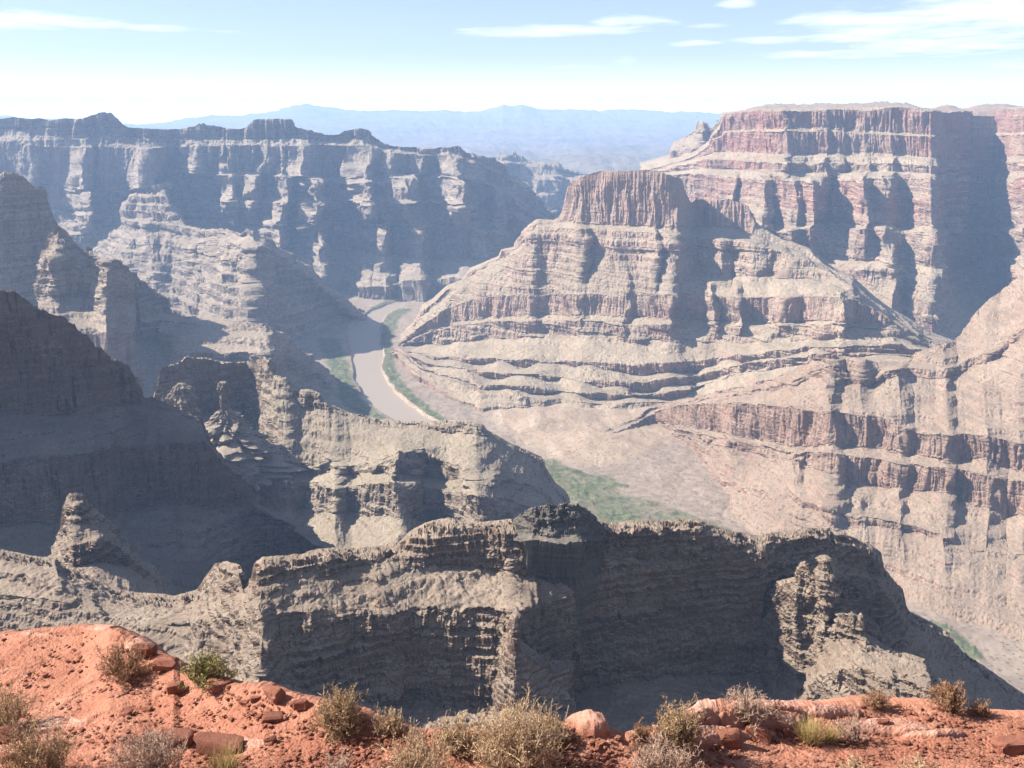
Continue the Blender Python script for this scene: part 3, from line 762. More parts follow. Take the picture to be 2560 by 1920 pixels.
def build_mid_ridge():
    E0 = [(380, 1000), (398, 935), (409, 917), (441, 910), (467, 888), (514, 892), (535, 899), (636, 906), (650, 893), (662, 891), (673, 905), (676, 926), (709, 946), (734, 982), (745, 986), (752, 975), (772, 972), (800, 985), (819, 1007), (874, 1033), (953, 1051), (1007, 1056), (1098, 1056), (1127, 1053), (1170, 1056),
          (1206, 1064), (1217, 1080), (1242, 1094), (1286, 1120), (1320, 1135), (1355, 1152), (1364, 1178), (1387, 1217), (1414, 1240), (1430, 1300)]
    Ea = [(380, 1020), (409, 985), (467, 1010), (514, 1040), (580, 1050), (632, 1048), (656, 960), (676, 945), (709, 965), (734, 1000), (745, 1012), (800, 1016), (819, 1020), (874, 1045), (953, 1062), (1007, 1066), (1098, 1072), (1217, 1088), (1286, 1128), (1355, 1162), (1387, 1225), (1430, 1305)]
    Eb = [(380, 1085), (450, 1080), (514, 1075), (600, 1090), (640, 1100), (700, 1140), (787, 1160), (855, 1150), (917, 1148), (1000, 1120), (1060, 1118), (1120, 1150), (1200, 1175), (1286, 1175), (1355, 1195), (1387, 1235), (1430, 1310)]
    E1 = [(380, 1110), (514, 1095), (600, 1112), (700, 1155), (787, 1166), (855, 1158), (917, 1155), (1000, 1127), (1060, 1125), (1120, 1160), (1170, 1190), (1286, 1200), (1355, 1215), (1387, 1245), (1430, 1312)]
    E1b = [(380, 1160), (560, 1150), (700, 1185), (787, 1182), (855, 1184), (917, 1182), (996, 1182), (1100, 1196), (1174, 1206), (1286, 1225), (1355, 1235), (1430, 1314)]
    E2 = [(380, 1200), (600, 1195), (700, 1200), (837, 1214), (960, 1206), (1051, 1205), (1116, 1228), (1206, 1236), (1286, 1250), (1430, 1318)]
    E2b = [(380, 1300), (600, 1275), (700, 1270), (845, 1279), (940, 1288), (1025, 1297), (1120, 1300), (1264, 1310), (1430, 1335)]
    E3 = [(380, 1440), (700, 1400), (860, 1395), (1048, 1400), (1264, 1400), (1430, 1400)]
    yb = [(380, 1560), (441, 1585), (500, 1630), (620, 1670), (650, 1610), (690, 1555), (720, 1535), (900, 1500), (1100, 1470), (1190, 1420), (1300, 1450), (1430, 1520)]
    nose = [(380, 0), (500, -.3), (640, .1), (720, .1), (760, -.5), (840, .5), (875, -.2), (990, 1.2), (1020, .3), (1060, -.9), (1130, -.3), (1180, .6), (1230, .6), (1290, -.5), (1430, 0)]
    rows = [(0, 0, E0), (-8, 0, Ea), ([(380, -60), (640, -70), (700, -105), (1200, -100), (1430, -60)], 14, Eb), (-116, 34, E1), (-126, 40, E1b), (-165, 40, E2), (-176, 42, E2b), (-290, 10, E3)]
    o = loft("ridge", mat_mid, yb, rows, spur=nose, back=(90, 25), L=40, seed=61, amp=.7, dens=1.35, usm=4, ter=(9, .45), blocky=1.5, crest=.8, bedamp=.6)
    tag(o, "tan stepped ridge hiding the river, with dark cliff bands", "ridge")


def pillar(name, mat, u, y, prof, label, cat, seed):
    """a free standing rock column: prof is (row, half-width in pixels) from the top down"""
    prof = np.array(prof, float)
    rows_ = []
    k = y * 1.05 / FPX
    vs = np.linspace(prof[0, 0], prof[-1, 0], 130)
    th = np.linspace(0, 2 * math.pi, 121)
    for v in vs:
        r = np.interp(v, prof[:, 0], prof[:, 1]) * k
        z = float(ray_z(v, y))
        rows_.append((r, z))
    th = np.linspace(0, 2 * math.pi, 181)
    R = np.array([q[0] for q in rows_])[:, None] + 0 * th[None, :]
    Z = np.array([q[1] for q in rows_])[:, None] + 0 * th[None, :]
    cx, cy = np.cos(th)[None, :], np.sin(th)[None, :]
    w = prof[:6, 1].mean() * k
    R = R * (1 + .55 * (billow(cx * 1.3, cy * 1.3, Z / w * .3 + seed) - .4) + .3 * (billow(cx * 3.1, cy * 3.1, Z / w * .8 + seed) - .4) + .14 * perlin(cx * 7, cy * 7, Z / w * 3 + seed))
    bi = np.floor((Z + .3 * w * perlin(cx * 1.5, cy * 1.5, seed)) / (.55 * w)).astype(np.int64)
    si = np.floor(th[None, :] / .55 + 5 * rand1(bi, seed)).astype(np.int64)
    R = R + w * (.30 * (rand2(si, bi, seed) - .5) + .10 * beds(Z, .45 * w, seed))
    R = np.maximum(R, 0)
    R[0] = 0
    x0 = float(ray_x(u, y, Z[45, 0]))
    P = np.stack([x0 + R * cx, y + R * cy, Z], -1)
    o = mesh_grid(name, P, mat, {'massive': np.zeros(P.shape[:2])}, smooth=False)
    return tag(o, label, cat)


def build_pillars():
    pillar("rock_pillar", mat_pinnacle, 564, 1420, [(953, 0), (955, 9), (965, 13), (985, 11), (1005, 9), (1020, 10), (1028, 18), (1050, 36), (1075, 60), (1120, 100), (1180, 150)],
           "slender pale rock pinnacle standing alone before a dark blue hollow", "rock pinnacle", 5)
    pillar("rock_tower", mat_mid, 461, 1510, [(957, 0), (959, 11), (968, 21), (985, 26), (1010, 26), (1030, 30), (1060, 46), (1100, 80), (1180, 130)],
           "stout lit rock tower to the left of the slender pinnacle", "rock tower", 9)


def build_near_left():
    G0 = [(-160, 690), (0, 718), (22, 720), (47, 734), (87, 765), (123, 778), (166, 794), (203, 827), (221, 839), (237, 863), (252, 868), (275, 895), (315, 906), (336, 946), (350, 968), (358, 990), (383, 992), (409, 1002), (445, 1016), (506, 1047), (514, 1069), (535, 1116), (561, 1145), (593, 1174), (633, 1199), (647, 1257), (700, 1280), (755, 1304), (790, 1347), (864, 1392), (900, 1420)]
    G1 = [(-160, 1050), (0, 1038), (170, 1033), (230, 1010), (345, 1012), (365, 1012), (445, 1028), (506, 1058), (535, 1126), (593, 1184), (633, 1209), (647, 1262), (755, 1310), (900, 1424)]
    G2 = [(-160, 1160), (0, 1150), (200, 1130), (400, 1108), (514, 1100), (535, 1136), (593, 1192), (636, 1218), (648, 1266), (755, 1314), (900, 1427)]
    G3 = [(-160, 1320), (0, 1310), (270, 1290), (400, 1265), (500, 1268), (600, 1262), (650, 1272), (755, 1320), (800, 1366), (900, 1432)]
    G4 = [(-160, 1500), (0, 1500), (300, 1480), (500, 1500), (700, 1470), (900, 1450)]
    yb = [(-160, 990), (0, 1045), (237, 1095), (350, 1140), (445, 1135), (520, 1140), (640, 1180), (755, 1130), (900, 1040)]
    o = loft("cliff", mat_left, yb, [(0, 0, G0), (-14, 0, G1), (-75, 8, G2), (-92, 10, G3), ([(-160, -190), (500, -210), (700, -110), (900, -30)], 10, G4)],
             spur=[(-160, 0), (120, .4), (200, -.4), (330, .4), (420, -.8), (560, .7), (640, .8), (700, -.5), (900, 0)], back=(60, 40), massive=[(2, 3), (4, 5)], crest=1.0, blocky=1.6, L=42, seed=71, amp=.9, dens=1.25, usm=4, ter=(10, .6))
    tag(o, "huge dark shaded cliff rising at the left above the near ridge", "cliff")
    H0 = [(105, 1440), (122, 1400), (137, 1365), (147, 1320), (150, 1290), (155, 1262), (172, 1236), (190, 1228), (207, 1236), (220, 1252), (240, 1272), (271, 1293), (297, 1322), (333, 1372), (400, 1440), (450, 1500)]
    o = loft("rock_spur", mat_near, [(105, 800), (180, 760), (260, 770), (450, 800)],
             [(0, 0, H0), (-10, 5, [(120, 1425), (150, 1345), (190, 1300), (240, 1310), (290, 1340), (333, 1385), (450, 1505)]), (-26, 8, [(120, 1430), (160, 1370), (240, 1345), (300, 1365), (333, 1395), (450, 1508)]),
              (-32, 8, [(120, 1435), (180, 1412), (260, 1405), (333, 1420), (450, 1512)]), (-90, 0, [(120, 1500), (300, 1480), (450, 1540)]), (-130, 0, [(120, 1600), (450, 1600)])],
             spur=[(120, 0), (175, .8), (230, 1), (300, -.4), (450, 0)], back=(40, 40), L=30, seed=73, amp=1.0, dens=1.5, usm=2, ter=(8, .35), bedamp=.6, blocky=1.6, top_rough=1.8)
    tag(o, "small sunlit pointed rock spur in front of the dark shaded cliff", "rock spur")


def build_near_ridge():
    I0 = [(-160, 1375), (0, 1390), (72, 1405), (145, 1416), (160, 1440), (188, 1445), (260, 1477), (282, 1495), (362, 1506), (438, 1513), (495, 1499), (510, 1475), (521, 1459), (539, 1434), (568, 1428), (595, 1436), (602, 1455), (608, 1476), (615, 1480),
          (630, 1474), (636, 1440), (645, 1430), (658, 1421), (755, 1412), (780, 1402), (835, 1397), (900, 1397), (947, 1392), (998, 1383), (1023, 1354), (1070, 1329), (1121, 1318), (1157, 1327), (1215, 1329), (1280, 1322), (1340, 1322), (1420, 1326), (1496, 1324), (1544, 1331), (1576, 1323), (1652, 1323), (1706, 1318), (1742, 1318), (1764, 1329), (1836, 1351), (1894, 1360), (1923, 1352), (1977, 1347),
          (2013, 1340), (2071, 1340), (2084, 1358), (2107, 1356), (2140, 1365), (2152, 1377), (2172, 1378), (2200, 1399), (2208, 1441), (2234, 1474), (2255, 1495), (2263, 1535), (2272, 1553), (2320, 1575), (2353, 1593), (2375, 1625), (2418, 1665), (2480, 1705), (2560, 1763), (2680, 1850)]
    I1 = [(-160, 1410), (0, 1425), (145, 1440), (282, 1510), (438, 1525), (520, 1500), (560, 1480), (600, 1482), (620, 1490), (640, 1476), (755, 1452), (850, 1440), (950, 1426), (1023, 1412), (1100, 1416), (1180, 1425), (1250, 1422), (1340, 1432), (1430, 1415), (1500, 1398), (1600, 1398), (1750, 1405), (1900, 1400), (2000, 1392), (2080, 1400), (2200, 1440), (2234, 1490), (2263, 1550), (2375, 1640), (2480, 1718), (2680, 1862)]
    I2 = [(-160, 1470), (0, 1490), (145, 1500), (282, 1545), (438, 1560), (520, 1540), (560, 1530), (610, 1538), (665, 1546), (780, 1535), (895, 1528), (1027, 1520), (1164, 1528), (1290, 1512), (1380, 1500), (1412, 1475), (1440, 1428), (1500, 1412), (1600, 1412), (1750, 1420), (1900, 1416), (2000, 1410), (2080, 1418), (2200, 1460), (2234, 1505), (2266, 1560), (2375, 1650), (2480, 1726), (2680, 1870)]
    I3 = [(-160, 1580), (0, 1590), (145, 1600), (438, 1640), (560, 1660), (640, 1690), (760, 1725), (960, 1768), (1180, 1762), (1308, 1768), (1420, 1740), (1525, 1709), (1670, 1690), (1815, 1690), (1940, 1700), (2100, 1690), (2200, 1660), (2266, 1625), (2375, 1680), (2480, 1745), (2680, 1885)]
    I4 = [(-160, 1700), (0, 1710), (438, 1760), (640, 1780), (960, 1830), (1308, 1830), (1525, 1790), (1815, 1770), (2100, 1780), (2266, 1760), (2480, 1810), (2680, 1930)]
    I5 = [(-160, 1850), (640, 1880), (1308, 1930), (1815, 1900), (2266, 1880), (2680, 1990)]
    yb = [(-160, 640), (0, 620), (280, 600), (438, 585), (540, 560), (600, 500), (640, 470), (760, 480), (1020, 510), (1280, 520), (1900, 560), (2080, 585), (2210, 620), (2270, 650), (2480, 690), (2680, 720)]
    a = lambda l, n, c, r: [(-160, l), (480, l), (580, n), (660, n), (1300, c), (1430, r), (2200, r), (2300, r * 2.2), (2680, r * 2.2)]
    nose = [(-160, 0), (480, 0), (560, .4), (605, -.2), (650, 1), (720, .2), (860, -.1), (950, .5), (1040, .1), (1150, .5), (1240, .2), (1283, 1.3), (1320, .2), (1400, .5), (1440, -.3), (1600, -.15), (1800, -.3), (1930, 0), (2060, .5), (2160, 0), (2210, .6), (2260, .4), (2680, 0)]
    rows = [(0, 0, I0), (a(-14, -5, -9, -5), 4, I1), (a(-40, -22, -44, -9), 7, I2), (a(-62, -38, -60, -18), 10, I3), (a(-95, -66, -84, -48), 6, I4), (a(-140, -100, -125, -90), 0, I5)]
    o = loft("ridge", mat_near, yb, rows, spur=nose, back=(26, 5), blocky=2.0, gully=.3, L=44, seed=83, amp=.75, dens=1.6, crest=1.3, usm=3, ter=(8, .7), bedamp=1.0, top_rough=2.4)
    tag(o, "near grey limestone ridge with a dark shaded wall facing the camera", "ridge")
    X0 = [(1272, 1338), (1283, 1318), (1293, 1293), (1315, 1276), (1342, 1268), (1369, 1260), (1395, 1262), (1423, 1255), (1452, 1264), (1470, 1274), (1488, 1289), (1496, 1316), (1506, 1340)]
    o = loft("rock_outcrop", mat_dark, [(1272, 532), (1330, 515), (1440, 515), (1506, 540)],
             [(0, 0, X0), (-5, 2, [(1272, 1342), (1300, 1318), (1380, 1312), (1470, 1318), (1506, 1343)]), (-8, 3, [(1272, 1346), (1300, 1336), (1390, 1338), (1480, 1336), (1506, 1346)]), (-14, 2, [(1272, 1350), (1390, 1352), (1506, 1350)])],
             spur=[(1272, -.4), (1310, .6), (1345, -.3), (1380, .6), (1410, -.2), (1445, .5), (1506, -.5)], back=(16, 8), L=26, blocky=2.2, seed=97, amp=1.2, dens=1.8, usm=2, ter=(6, .5), crest=1.6, bedamp=1.5, depth=-330, tuck=60)
    tag(o, "dark rubbly knob of rock on top of the near ridge", "rock outcrop")
    J0 = [(1885, 1700), (1895, 1640), (1902, 1585), (1910, 1550), (1926, 1510), (1944, 1468), (1950, 1460), (1985, 1452), (1990, 1430), (2000, 1414), (2012, 1411), (2022, 1420), (2030, 1436), (2046, 1420), (2050, 1398), (2062, 1394), (2074, 1402), (2078, 1440), (2086, 1470), (2096, 1520), (2110, 1580)]
    o = loft("rock_tower", mat_near, [(1885, 562), (1940, 540), (1985, 526), (2040, 512), (2080, 508), (2110, 560)],
             [(0, 0, J0), (-4, 2, [(1885, 1705), (1902, 1600), (1930, 1540), (1960, 1500), (2000, 1470), (2060, 1470), (2110, 1590)]), (-8, 4, [(1885, 1720), (1902, 1640), (1940, 1600), (2000, 1580), (2060, 1570), (2110, 1620)]),
              (-14, 5, [(1885, 1740), (1930, 1700), (2000, 1695), (2060, 1690), (2110, 1690)]), (-50, 0, [(1885, 1800), (2110, 1800)])],
             spur=[(1885, -.5), (1908, .9), (1930, .8), (1940, -.8), (1952, -.6), (1962, 1.1), (1990, 1.0), (1999, -.2), (2020, -1.2), (2042, -.9), (2050, .8), (2072, .7), (2080, -.5), (2110, -.8)], back=(14, 4), L=24, blocky=1.8, seed=87, amp=1.2, dens=1.8, usm=2, ter=(8, .5), depth=-420, bedamp=2.4, tuck=60)
    tag(o, "sunlit cluster of rock columns on the right end of the near ridge", "rock tower")
    K0 = [(1975, 1790), (1991, 1755), (1999, 1716), (2010, 1665), (2020, 1636), (2045, 1605), (2067, 1582), (2080, 1562), (2088, 1562), (2093, 1580), (2098, 1535), (2110, 1530), (2118, 1540), (2126, 1530), (2134, 1534), (2140, 1552), (2152, 1538), (2160, 1550), (2164, 1590), (2185, 1605), (2212, 1625), (2255, 1640), (2285, 1648), (2313, 1658), (2325, 1690), (2335, 1716), (2345, 1770)]
    o = loft("rock_spur", mat_near, [(1975, 520), (2060, 502), (2120, 488), (2240, 468), (2325, 456), (2345, 475)],
             [(0, 0, K0), (-4, 1, [(1975, 1795), (2010, 1690), (2067, 1605), (2120, 1590), (2164, 1602), (2255, 1655), (2313, 1672), (2345, 1780)]), (-26, 4, [(1975, 1800), (2010, 1720), (2067, 1680), (2120, 1670), (2200, 1690), (2313, 1710), (2345, 1785)]),
              (-30, 5, [(1975, 1810), (2010, 1760), (2067, 1735), (2120, 1735), (2200, 1740), (2313, 1755), (2345, 1800)]), (-50, 3, [(1975, 1850), (2120, 1800), (2345, 1840)]), (-75, 0, [(1975, 1930), (2345, 1930)])],
             spur=[(1975, 0), (2040, .5), (2085, .8), (2100, .3), (2150, .6), (2172, .2), (2235, .8), (2250, .3), (2310, .6), (2330, .0), (2345, -.6)], back=(16, 6), L=26, blocky=2.0, seed=91, amp=1.0, dens=1.8, usm=2, ter=(9, 1.0), depth=-420, top_rough=2.6, bedamp=3.5, gully=.4, tuck=60)
    tag(o, "sunlit pyramid shaped rock spur below the right end of the near ridge", "rock spur")
    B0 = [(1212, 1700), (1225, 1655), (1250, 1640), (1268, 1622), (1280, 1590), (1284, 1560), (1290, 1535), (1300, 1560), (1303, 1622), (1325, 1640), (1350, 1660), (1372, 1650), (1385, 1670), (1400, 1674), (1425, 1668), (1434, 1700), (1440, 1740)]
    o = loft("rock_spur", mat_near, [(1212, 470), (1285, 446), (1350, 450), (1440, 462)],
             [(0, 0, B0), (-3, 1, [(1212, 1710), (1250, 1660), (1285, 1640), (1303, 1650), (1350, 1680), (1440, 1750)]), (-7, 3, [(1212, 1730), (1260, 1710), (1310, 1700), (1360, 1720), (1440, 1755)]),
              (-10, 4, [(1212, 1780), (1270, 1770), (1440, 1775)]), (-40, 0, [(1212, 1850), (1440, 1850)])],
             spur=[(1212, -.5), (1255, 1), (1285, .2), (1320, .5), (1350, -.4), (1375, .4), (1395, -.3), (1420, .7), (1440, -.4)], back=(12, 2), L=22, seed=95, amp=1.0, dens=1.6, usm=2, ter=(7, .7), depth=-420, tuck=60)
    tag(o, "small sunlit rib of rock low on the dark wall of the near ridge", "rock spur")


# ------------------------------------------------------------------ canyon floor and river
ZF, ZR = -757.0, -764.0
BANK_L = [(1101, 731), (1054, 738), (1011, 749), (968, 763), (931, 780), (906, 798), (881, 816), (875, 837), (881, 881), (888, 917), (897, 960), (913, 1000), (931, 1018), (968, 1040), (1004, 1058), (1050, 1105), (1170, 1195), (1300, 1305), (1490, 1450), (1780, 1650)]
BANK_R = [(1140, 731), (1101, 736), (1050, 748), (1011, 758), (968, 787), (950, 808), (946, 845), (950, 874), (950, 917), (960, 946), (978, 982), (1018, 1015), (1054, 1040), (1091, 1058), (1150, 1110), (1265, 1195), (1395, 1305), (1590, 1450), (1880, 1650)]


def on_plane(u, v, z):
    y = z / math.tan(math.atan((CY - v) / FPX) - PITCH)
    return ray_x(u, y, z), y


def seg_dist(X, Y, pl):
    """distance to a polyline in plan"""
    best = np.full(X.shape, 1e9)
    for (x0, y0), (x1, y1) in zip(pl[:-1], pl[1:]):
        dx, dy = x1 - x0, y1 - y0
        t = np.clip(((X - x0) * dx + (Y - y0) * dy) / (dx * dx + dy * dy), 0, 1)
        best = np.minimum(best, np.hypot(X - x0 - t * dx, Y - y0 - t * dy))
    return best


def inside(X, Y, poly):
    c = np.zeros(X.shape, bool)
    n = len(poly)
    for i in range(n):
        x0, y0 = poly[i]
        x1, y1 = poly[(i + 1) % n]
        if y0 == y1:
            continue
        k = ((y0 > Y) != (y1 > Y)) & (X < (x1 - x0) * (Y - y0) / (y1 - y0) + x0)
        c ^= k
    return c


def floor_material():
    m = bpy.data.materials.new("canyon floor")
    m.use_nodes = True
    t = m.node_tree
    t.nodes.clear()
    out = N(t, 'ShaderNodeOutputMaterial')
    b = N(t, 'ShaderNodeBsdfPrincipled')
    b.inputs['Roughness'].default_value = .95
    b.inputs['Specular IOR Level'].default_value = .1
    t.links.new(b.outputs[0], out.inputs[0])
    g = N(t, 'ShaderNodeNewGeometry')

    def noise(s, d=5, r=.6):
        n = N(t, 'ShaderNodeTexNoise')
        n.inputs['Scale'].default_value = s
        n.inputs['Detail'].default_value = d
        n.inputs['Roughness'].default_value = r
        t.links.new(g.outputs['Position'], n.inputs['Vector'])
        return n.outputs[0]

    def mixc(f, a, c):
        n = N(t, 'ShaderNodeMix', data_type='RGBA')
        for s, x in ((0, f), (6, a), (7, c)):
            if isinstance(x, tuple):
                n.inputs[s].default_value = (*x, 1)
            else:
                t.links.new(x, n.inputs[s])
        return n.outputs[2]
    att = N(t, 'ShaderNodeAttribute', attribute_name='green')
    sand = N(t, 'ShaderNodeAttribute', attribute_name='sand')
    tan = mixc(ramp_val(t, noise(.008), .35, .65), (.26, .19, .135), (.33, .245, .175))
    brush = mixc(ramp_val(t, noise(.06), .4, .62), (.19, .145, .115), (.26, .205, .16))
    base = mixc(sand.outputs['Fac'], brush, tan)
    grn = mixc(ramp_val(t, noise(.05, 6, .7), .38, .62), (.06, .070, .036), (.135, .14, .075))
    gf = math_node(t, 'ADD', att.outputs['Fac'], math_node(t, 'MULTIPLY', math_node(t, 'SUBTRACT', noise(.02, 6, .7), .5), 1.1))
    col = mixc(ramp_val(t, gf, .3, .75), base, grn)
    sp = ramp_val(t, noise(.22, 3, .7), .55, .68)
    col = mixc(math_node(t, 'MULTIPLY', sp, .45), col, (.10, .10, .06))
    mp = N(t, 'ShaderNodeMapping')
    mp.inputs['Scale'].default_value = (.02, .006, .02)
    mp.inputs['Rotation'].default_value = (0, 0, .9)
    t.links.new(g.outputs['Position'], mp.inputs['Vector'])
    ns = N(t, 'ShaderNodeTexNoise')
    ns.inputs['Scale'].default_value = 1.0
    ns.inputs['Detail'].default_value = 6
    ns.inputs['Roughness'].default_value = .65
    ns.inputs['Distortion'].default_value = .8
    t.links.new(mp.outputs[0], ns.inputs['Vector'])
    col = mixc(math_node(t, 'MULTIPLY', math_node(t, 'MULTIPLY', ramp_val(t, ns.outputs[0], .54, .62), sand.outputs['Fac']), .5), col, (.42, .34, .27))
    col = mixc(math_node(t, 'MULTIPLY', ramp_val(t, ns.outputs[0], .46, .38), .45), col, (.17, .125, .095))
    vo = N(t, 'ShaderNodeTexVoronoi')
    vo.inputs['Scale'].default_value = .09
    t.links.new(g.outputs['Position'], vo.inputs['Vector'])
    dots = math_node(t, 'SUBTRACT', 1.0, ramp_val(t, vo.outputs['Distance'], .14, .3))
    col = mixc(math_node(t, 'MULTIPLY', dots, .7), col, (.06, .065, .035))
    t.links.new(col, b.inputs['Base Color'])
    bn = N(t, 'ShaderNodeBump')
    bn.inputs['Strength'].default_value = .35
    bn.inputs['Distance'].default_value = 3.0
    t.links.new(noise(.15, 5, .7), bn.inputs['Height'])
    t.links.new(bn.outputs[0], b.inputs['Normal'])
    return m


def build_floor():
    us = np.linspace(-250, 2800, 1150)
    vs = np.concatenate([np.linspace(560, 700, 40), np.linspace(702, 1400, 420), np.linspace(1404, 1920, 90)])
    U, Vv = np.meshgrid(us, vs)
    Y = ZF / np.tan(np.arctan((CY - Vv) / FPX) - PITCH)
    X = ray_x(U, Y, ZF)
    bl = [on_plane(u, v, ZR) for u, v in BANK_L]
    br = [on_plane(u, v, ZR) for u, v in BANK_R]
    wob = 14 * fbm(X / 160, Y / 160, 0, 4)
    d = np.minimum(seg_dist(X, Y, bl), seg_dist(X, Y, br)) + wob * .75
    ins = inside(X, Y, bl + br[::-1])
    sd = np.where(ins, -d, d)
    Z = ZF + 3.0 * fbm(X / 200, Y / 200, 3, 3) + 1.0 * fbm(X / 30, Y / 30, 1, 3)
    k = np.clip((sd - 2) / 7, 0, 1)
    Z = np.where(k < 1, ZR - 6 + (Z - ZR + 6) * (k * k * (3 - 2 * k)), Z)
    br_ = np.abs(perlin(X / 130 + .4 * perlin(Y / 60, X / 200, 2), Y / 330, 6.5))
    Z = Z - 1.3 * np.clip(1 - br_ * 12, 0, 1) + .5 * fbm(X / 9, Y / 9, 31, 2)
    # the fan of tan wash at the right stands a little higher
    wash = [on_plane(u, v, ZF) for u, v in [(1150, 985), (1210, 1040), (1260, 1085), (1340, 1140), (1420, 1170), (1560, 1170), (1700, 1100), (1800, 1000), (1500, 1000), (1250, 1000)]]
    wd = np.where(inside(X, Y, wash), seg_dist(X, Y, wash + wash[:1]), 0)
    Z = Z + 10 * np.clip(wd / 120, 0, 1) + 4 * np.clip(wd / 100, 0, 1) * fbm(X / 90, Y / 260, 8, 3)
    sand = np.clip(wd / 40 + .15, 0, 1)
    sand = np.maximum(sand, np.clip(1 - np.abs(sd - 4) / 9, 0, 1))
    sand = np.maximum(sand, np.clip((X - 700) / 120, 0, 1) * (Y < 1900))
    green = np.zeros_like(X)
    for pl, wpx in (([(1010, 775), (978, 795), (962, 850), (968, 915), (985, 950), (1020, 990), (1070, 1030), (1120, 1062)], 24),
                    ([(820, 850), (840, 900), (865, 960), (885, 1010), (940, 1045)], 34), ([(930, 770), (980, 748), (1040, 732), (1090, 722)], 9),
                    ([(1360, 1160), (1420, 1205), (1500, 1265), (1600, 1320), (1700, 1370)], 46), ([(1390, 1165), (1480, 1190), (1560, 1215)], 16),
                    ([(1120, 985), (1170, 1010)], 18), ([(2330, 1560), (2400, 1600), (2440, 1640)], 30)):
        pts = [on_plane(u, v, ZF) for u, v in pl]
        dd = seg_dist(X, Y, pts)
        green = np.maximum(green, np.clip(1.25 - dd / (wpx / FPX * Y * 1.1), 0, 1))
    bar = [on_plane(u, v, ZF) for u, v in [(1355, 1150), (1445, 1170), (1560, 1180), (1572, 1230), (1662, 1250), (1788, 1297), (1890, 1336), (1980, 1380), (1930, 1430), (1700, 1420), (1500, 1340), (1400, 1260)]]
    bd = np.where(inside(X, Y, bar), seg_dist(X, Y, bar + bar[:1]), 0)
    green = np.maximum(green, .62 * np.clip(bd / 25, 0, 1))
    green = green * np.clip((sd - 6) / 8, 0, 1)
    clump = np.clip(fbm(X / 30, Y / 30, 17, 4) * 2 + .1, 0, 1)
    Z = Z + green * clump * (1.5 + 3.5 * billow(X / 7, Y / 7, 23))
    o = mesh_grid("canyon_floor", np.stack([X, Y, Z], -1), floor_material(), {'green': green, 'sand': sand})
    tag(o, "flat canyon floor of brown brush, green strips and tan wash beside the river", "ground", kind='structure')
    # the river sheet
    n = 260
    def resample(pl):
        p = np.array(pl)
        s = np.concatenate([[0], np.cumsum(np.hypot(*np.diff(p, axis=0).T))])
        q = np.linspace(0, s[-1], n)
        return np.stack([np.interp(q, s, p[:, 0]), np.interp(q, s, p[:, 1])], -1)
    A, B = resample(bl), resample(br)
    rows = []
    for k in np.linspace(-.25, 1.25, 13):
        q = A * (1 - k) + B * k
        rows.append(np.stack([q[:, 0], q[:, 1], np.full(n, ZR)], -1))
    m = bpy.data.materials.new("silty river water")
    m.use_nodes = True
    t = m.node_tree
    b = t.nodes['Principled BSDF']
    b.inputs['Base Color'].default_value = (.27, .215, .16, 1)
    b.inputs['Roughness'].default_value = .45
    b.inputs['Specular IOR Level'].default_value = .5
    g = N(t, 'ShaderNodeNewGeometry')
    nt = N(t, 'ShaderNodeTexNoise')
    nt.inputs['Scale'].default_value = .12
    nt.inputs['Detail'].default_value = 4
    t.links.new(g.outputs['Position'], nt.inputs['Vector'])
    bn = N(t, 'ShaderNodeBump')
    bn.inputs['Strength'].default_value = .25
    bn.inputs['Distance'].default_value = 1.0
    t.links.new(nt.outputs[0], bn.inputs['Height'])
    t.links.new(bn.outputs[0], b.inputs['Normal'])
    o = mesh_grid("river", np.stack(rows), m)
    tag(o, "muddy brown river curving through the canyon floor", "river", kind='structure')
    # the plain under and beyond everything
    e = 23500
    xs = np.linspace(-e, e, 80)
    ys = np.linspace(-3800, 30200, 60)
    XX, YY = np.meshgrid(xs, ys)
    o = mesh_grid("terrain", np.stack([XX, YY, np.full_like(XX, -945.0)], -1)[::-1], mat_far)
    tag(o, "wide desert plain reaching the horizon", "ground", kind='structure')


def build_haze():
    V = [(x, y, z) for x in (-24000, 24000) for y in (-4000, 30500) for z in (-947, 560)]
    F = [(0, 1, 3, 2), (4, 6, 7, 5), (0, 4, 5, 1), (2, 3, 7, 6), (0, 2, 6, 4), (1, 5, 7, 3)]
    m = bpy.data.materials.new("haze air")
    m.use_nodes = True
    t = m.node_tree
    t.nodes.clear()
    out = N(t, 'ShaderNodeOutputMaterial')
    pv = N(t, 'ShaderNodeVolumePrincipled')
    pv.inputs['Color'].default_value = (.45, .66, 1.0, 1)
    pv.inputs['Density'].default_value = 5.2e-5
    pv.inputs['Anisotropy'].default_value = 0.0
    t.links.new(pv.outputs[0], out.inputs['Volume'])
    o = mesh_raw("haze", V, F, m)
    tag(o, "pale blue air haze over the whole canyon", "haze", kind='stuff')



# ------------------------------------------------------------------ foreground ledge
FV = [(-200, 1592), (0, 1588), (108, 1578), (206, 1571), (275, 1575), (307, 1589), (340, 1611), (380, 1640), (434, 1664), (450, 1682), (542, 1709), (611, 1722), (669, 1726), (741, 1750), (774, 1756), (918, 1795),
      (962, 1817), (1034, 1839), (1121, 1842), (1300, 1838), (1392, 1824), (1453, 1822), (1486, 1820), (1562, 1850), (1627, 1842), (1700, 1826), (1760, 1806), (1803, 1792), (1923, 1790), (1995, 1775), (2085, 1765), (2230, 1757),
      (2339, 1759), (2465, 1788), (2560, 1792), (2760, 1800)]
FY = [(-200, 14.6), (206, 14), (340, 13), (434, 12.1), (611, 11), (741, 10.5), (1034, 9.6), (1392, 9.7), (1562, 9.5), (1640, 9.6), (1797, 10.5), (1995, 11), (2230, 11.5), (2465, 11.3), (2760, 11.2)]
VB, YB = 2080.0, 7.4


